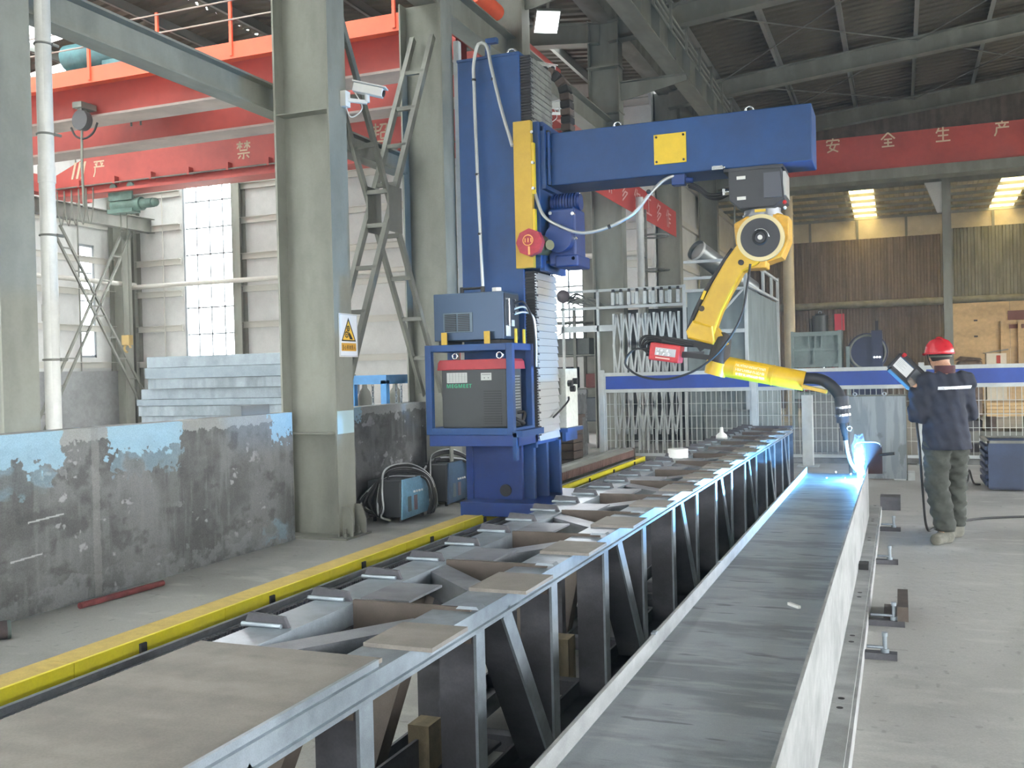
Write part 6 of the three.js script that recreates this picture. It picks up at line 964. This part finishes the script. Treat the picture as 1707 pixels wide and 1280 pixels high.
  const jg = sdfMesh((x, y, z) => Math.max(jb(x, y, z) + wr(x, y, z), 0.79 - y, y - 1.52), new THREE.Vector3(0.3, 1.15, -9.4), 0.5, 120);
  t.part('jacket', jg, mottled(0x252b3a, 0x1f2431, { m: 0.5, n: 6, s: 711, grain: 8, rough: 0.9, bump: 0.002 }));
  t.part('collar', sdfMesh((x, y, z) => { const r = Math.hypot(x - neck.x, z - neck.z); return Math.max(Math.abs(r - 0.077) - 0.008, Math.abs(y - 1.485) - 0.035); }, neck.clone().add(new THREE.Vector3(0, 0.02, 0)), 0.13, 56), mottled(0x4a2a30, 0x3f242b, { m: 0.3, n: 4, s: 712, rough: 0.9, size: 64 }));
  // reflective stripe across the back: shell just outside the jacket
  t.part('stripe', sdfMesh((x, y, z) => { const j = jb(x, y, z) + wr(x, y, z) - 0.004, b = (x - chest.x) * F.x + (z - chest.z) * F.z, s = (x - chest.x) * S.x + (z - chest.z) * S.z; return Math.max(j, -(j + 0.006), Math.abs(y - 1.325 - s * 0.02) - 0.014, b + 0.03, s - 0.19, -s - 0.12); }, new THREE.Vector3(0.37, 1.3, -9.4), 0.28, 110), plain(0xd6d9dc, 0.45));
  // trousers
  const tb = caps([[hpL.clone().add(new THREE.Vector3(0, 0.04, 0)), hpR.clone().add(new THREE.Vector3(0, 0.04, 0)), 0.125, 0.125], [hpL, knL, 0.118, 0.092], [knL, anL.clone().add(new THREE.Vector3(0, 0.04, 0)), 0.094, 0.088], [hpR, knR, 0.118, 0.092], [knR, anR.clone().add(new THREE.Vector3(0, 0.04, 0)), 0.094, 0.088]], 0.03);
  t.part('trousers', sdfMesh((x, y, z) => Math.max(tb(x, y, z) + 0.008 * Math.sin(y * 48 + x * 22) * Math.sin(z * 30 + x * 36) + 0.005 * Math.sin(y * 90 + z * 40), 0.1 - y, y - 0.86), new THREE.Vector3(0.36, 0.55, -9.4), 0.5, 120), mottled(0x343833, 0x3e423c, { m: 0.4, n: 6, s: 713, grain: 10, rough: 0.92, bump: 0.002 }));
  // boots
  const bm = mottled(0x5b5b52, 0x6c6b60, { m: 0.3, n: 4, s: 714, grain: 12, rough: 0.85, size: 128 });
  for (const [a, tx, td] of [[anL, -0.075, -0.15], [anR, -0.075, -0.14]]) { const toe = a.clone().add(V(tx, -0.055, td)); t.part('boot', sdfMesh((x, y, z) => Math.max(caps1(x, y, z, a, toe), -y + 0.004), a.clone().add(V(tx / 2, -0.02, td / 2)), 0.22, 64), bm); }
  function caps1(x, y, z, a, toe) { const q = new THREE.Vector3(x, y, z); const seg = (p, r, r0, r1) => { const d = r.clone().sub(p), u = Math.min(1, Math.max(0, q.clone().sub(p).dot(d) / d.lengthSq())); return q.distanceTo(p.clone().addScaledVector(d, u)) - (r0 + (r1 - r0) * u); }; return smin(seg(a.clone().add(V(0.01, 0.09, 0)), a.clone().add(V(0.01, -0.045, 0)), 0.062, 0.06), seg(a.clone().add(V(0, -0.05, 0)), toe, 0.06, 0.05), 0.04); }
  // helmet
  const hm = std({ color: 0xb51f2b, roughness: 0.22 });
  const hc = head.clone().add(new THREE.Vector3(0, 0.02, 0));
  const hel = t.part('helmet', [lathe([[0, 0.132], [0.04, 0.128], [0.08, 0.108], [0.108, 0.07], [0.12, 0.025], [0.124, -0.005], [0.12, -0.005], [0.104, 0.05], [0.07, 0.1], [0, 0.12]], 36).translate(hc.x, hc.y, hc.z), tube(Array.from({ length: 21 }, (_, i) => { const a = -1.35 + 2.7 * i / 20; return hc.clone().addScaledVector(F, Math.cos(a) * 0.135).addScaledVector(S, Math.sin(a) * 0.13).add(new THREE.Vector3(0, -0.008, 0)); }), 0.012), torus(hc.clone().add(new THREE.Vector3(0, -0.004, 0)), 0.124, 0.007, 'y', 40)], hm);
  t.part('helmet_ridge', tube([hc.clone().addScaledVector(F, 0.115).add(new THREE.Vector3(0, 0.045, 0)), hc.clone().addScaledVector(F, 0.06).add(new THREE.Vector3(0, 0.12, 0)), hc.clone().add(new THREE.Vector3(0, 0.136, 0)), hc.clone().addScaledVector(F, -0.06).add(new THREE.Vector3(0, 0.12, 0)), hc.clone().addScaledVector(F, -0.115).add(new THREE.Vector3(0, 0.045, 0))], 0.01), hm, hel);
  t.part('chin_strap', tube([hc.clone().addScaledVector(S, -0.115), head.clone().addScaledVector(S, -0.085).add(new THREE.Vector3(0, -0.05, 0)).addScaledVector(F, 0.02), head.clone().add(new THREE.Vector3(0, -0.125, 0)).addScaledVector(F, 0.07), head.clone().addScaledVector(S, 0.085).add(new THREE.Vector3(0, -0.05, 0)).addScaledVector(F, 0.02), hc.clone().addScaledVector(S, 0.115)], 0.005, 40), M.dark, hel);
  t.part('head_band', torus(hc.clone().add(new THREE.Vector3(0, -0.03, 0)), 0.094, 0.008, 'y', 36), plain(0x4f5a50, 0.7), hel); }
{ // teach pendant in his left hand: screen faces him and the camera
  const c = V(0.05, 1.475, 9.36), n = new THREE.Vector3(0.5, 0.35, 0.8).normalize(), e = new THREE.Vector3(0.72, -0.62, 0); e.sub(n.clone().multiplyScalar(e.dot(n))).normalize(); const u = n.clone().cross(e);
  const t = new Thing('teach_pendant', 'black robot teach pendant with bright screen in the worker\'s hand', 'controller', [0.05, 1.4, 9.36]);
  const at5 = (a, b, z = 0) => c.clone().addScaledVector(e, a).addScaledVector(u, b).addScaledVector(n, z);
  const b = t.part('case', bar(at5(-0.15, 0), at5(0.15, 0), 0.045, 0.2, u, 0.018), plain(0x2b2d31, 0.6));
  t.part('grip', bar(at5(-0.13, 0.1), at5(0.13, 0.1), 0.06, 0.035, u, 0.014), M.rubber, b); t.part('grip', bar(at5(-0.13, -0.1), at5(0.13, -0.1), 0.06, 0.035, u, 0.014), M.rubber, b);
  const map = canvas(256, 200, (x, w, h) => { x.fillStyle = '#eef2f2'; x.fillRect(0, 0, w, h); x.fillStyle = '#3a5b78'; x.fillRect(0, 0, w, 16); x.fillStyle = '#9aa9a8'; for (let j = 0; j < 6; j++) x.fillRect(14, 36 + j * 22, 90 + ((j * 53) % 100), 4); });
  t.part('screen', quad(at5(-0.045, 0, 0.024), e.clone().multiplyScalar(0.078), u.clone().multiplyScalar(0.066)), new THREE.MeshStandardMaterial({ color: 0x888888, map, emissive: 0xffffff, emissiveMap: map, emissiveIntensity: 0.55, roughness: 0.3, side: THREE.DoubleSide }), b);
  t.part('cable', tube([at5(0.14, -0.06), V(0.15, 1.25, 9.42), V(0.13, 1.05, 9.45), V(0.15, 0.8, 9.47), V(0.17, 0.4, 9.52), V(0.2, 0.06, 9.6), V(0.3, 0.012, 10.0), V(0.7, 0.012, 10.6), V(1.5, 0.012, 11.0)], 0.011, 90), M.rubber, b);
  t.part('keypad', bar(at5(0.05, 0, 0.022), at5(0.135, 0, 0.022), 0.004, 0.15, u), plain(0x5d6166, 0.6), b);
  t.part('stop_button', [cyl(at5(-0.11, 0.085, 0.02), at5(-0.11, 0.085, 0.05), 0.016, 0.018, 16)], plain(0xb52028, 0.4), b); }

// ---------------------------------------------------------------- hand over
renderer.render(scene, camera);
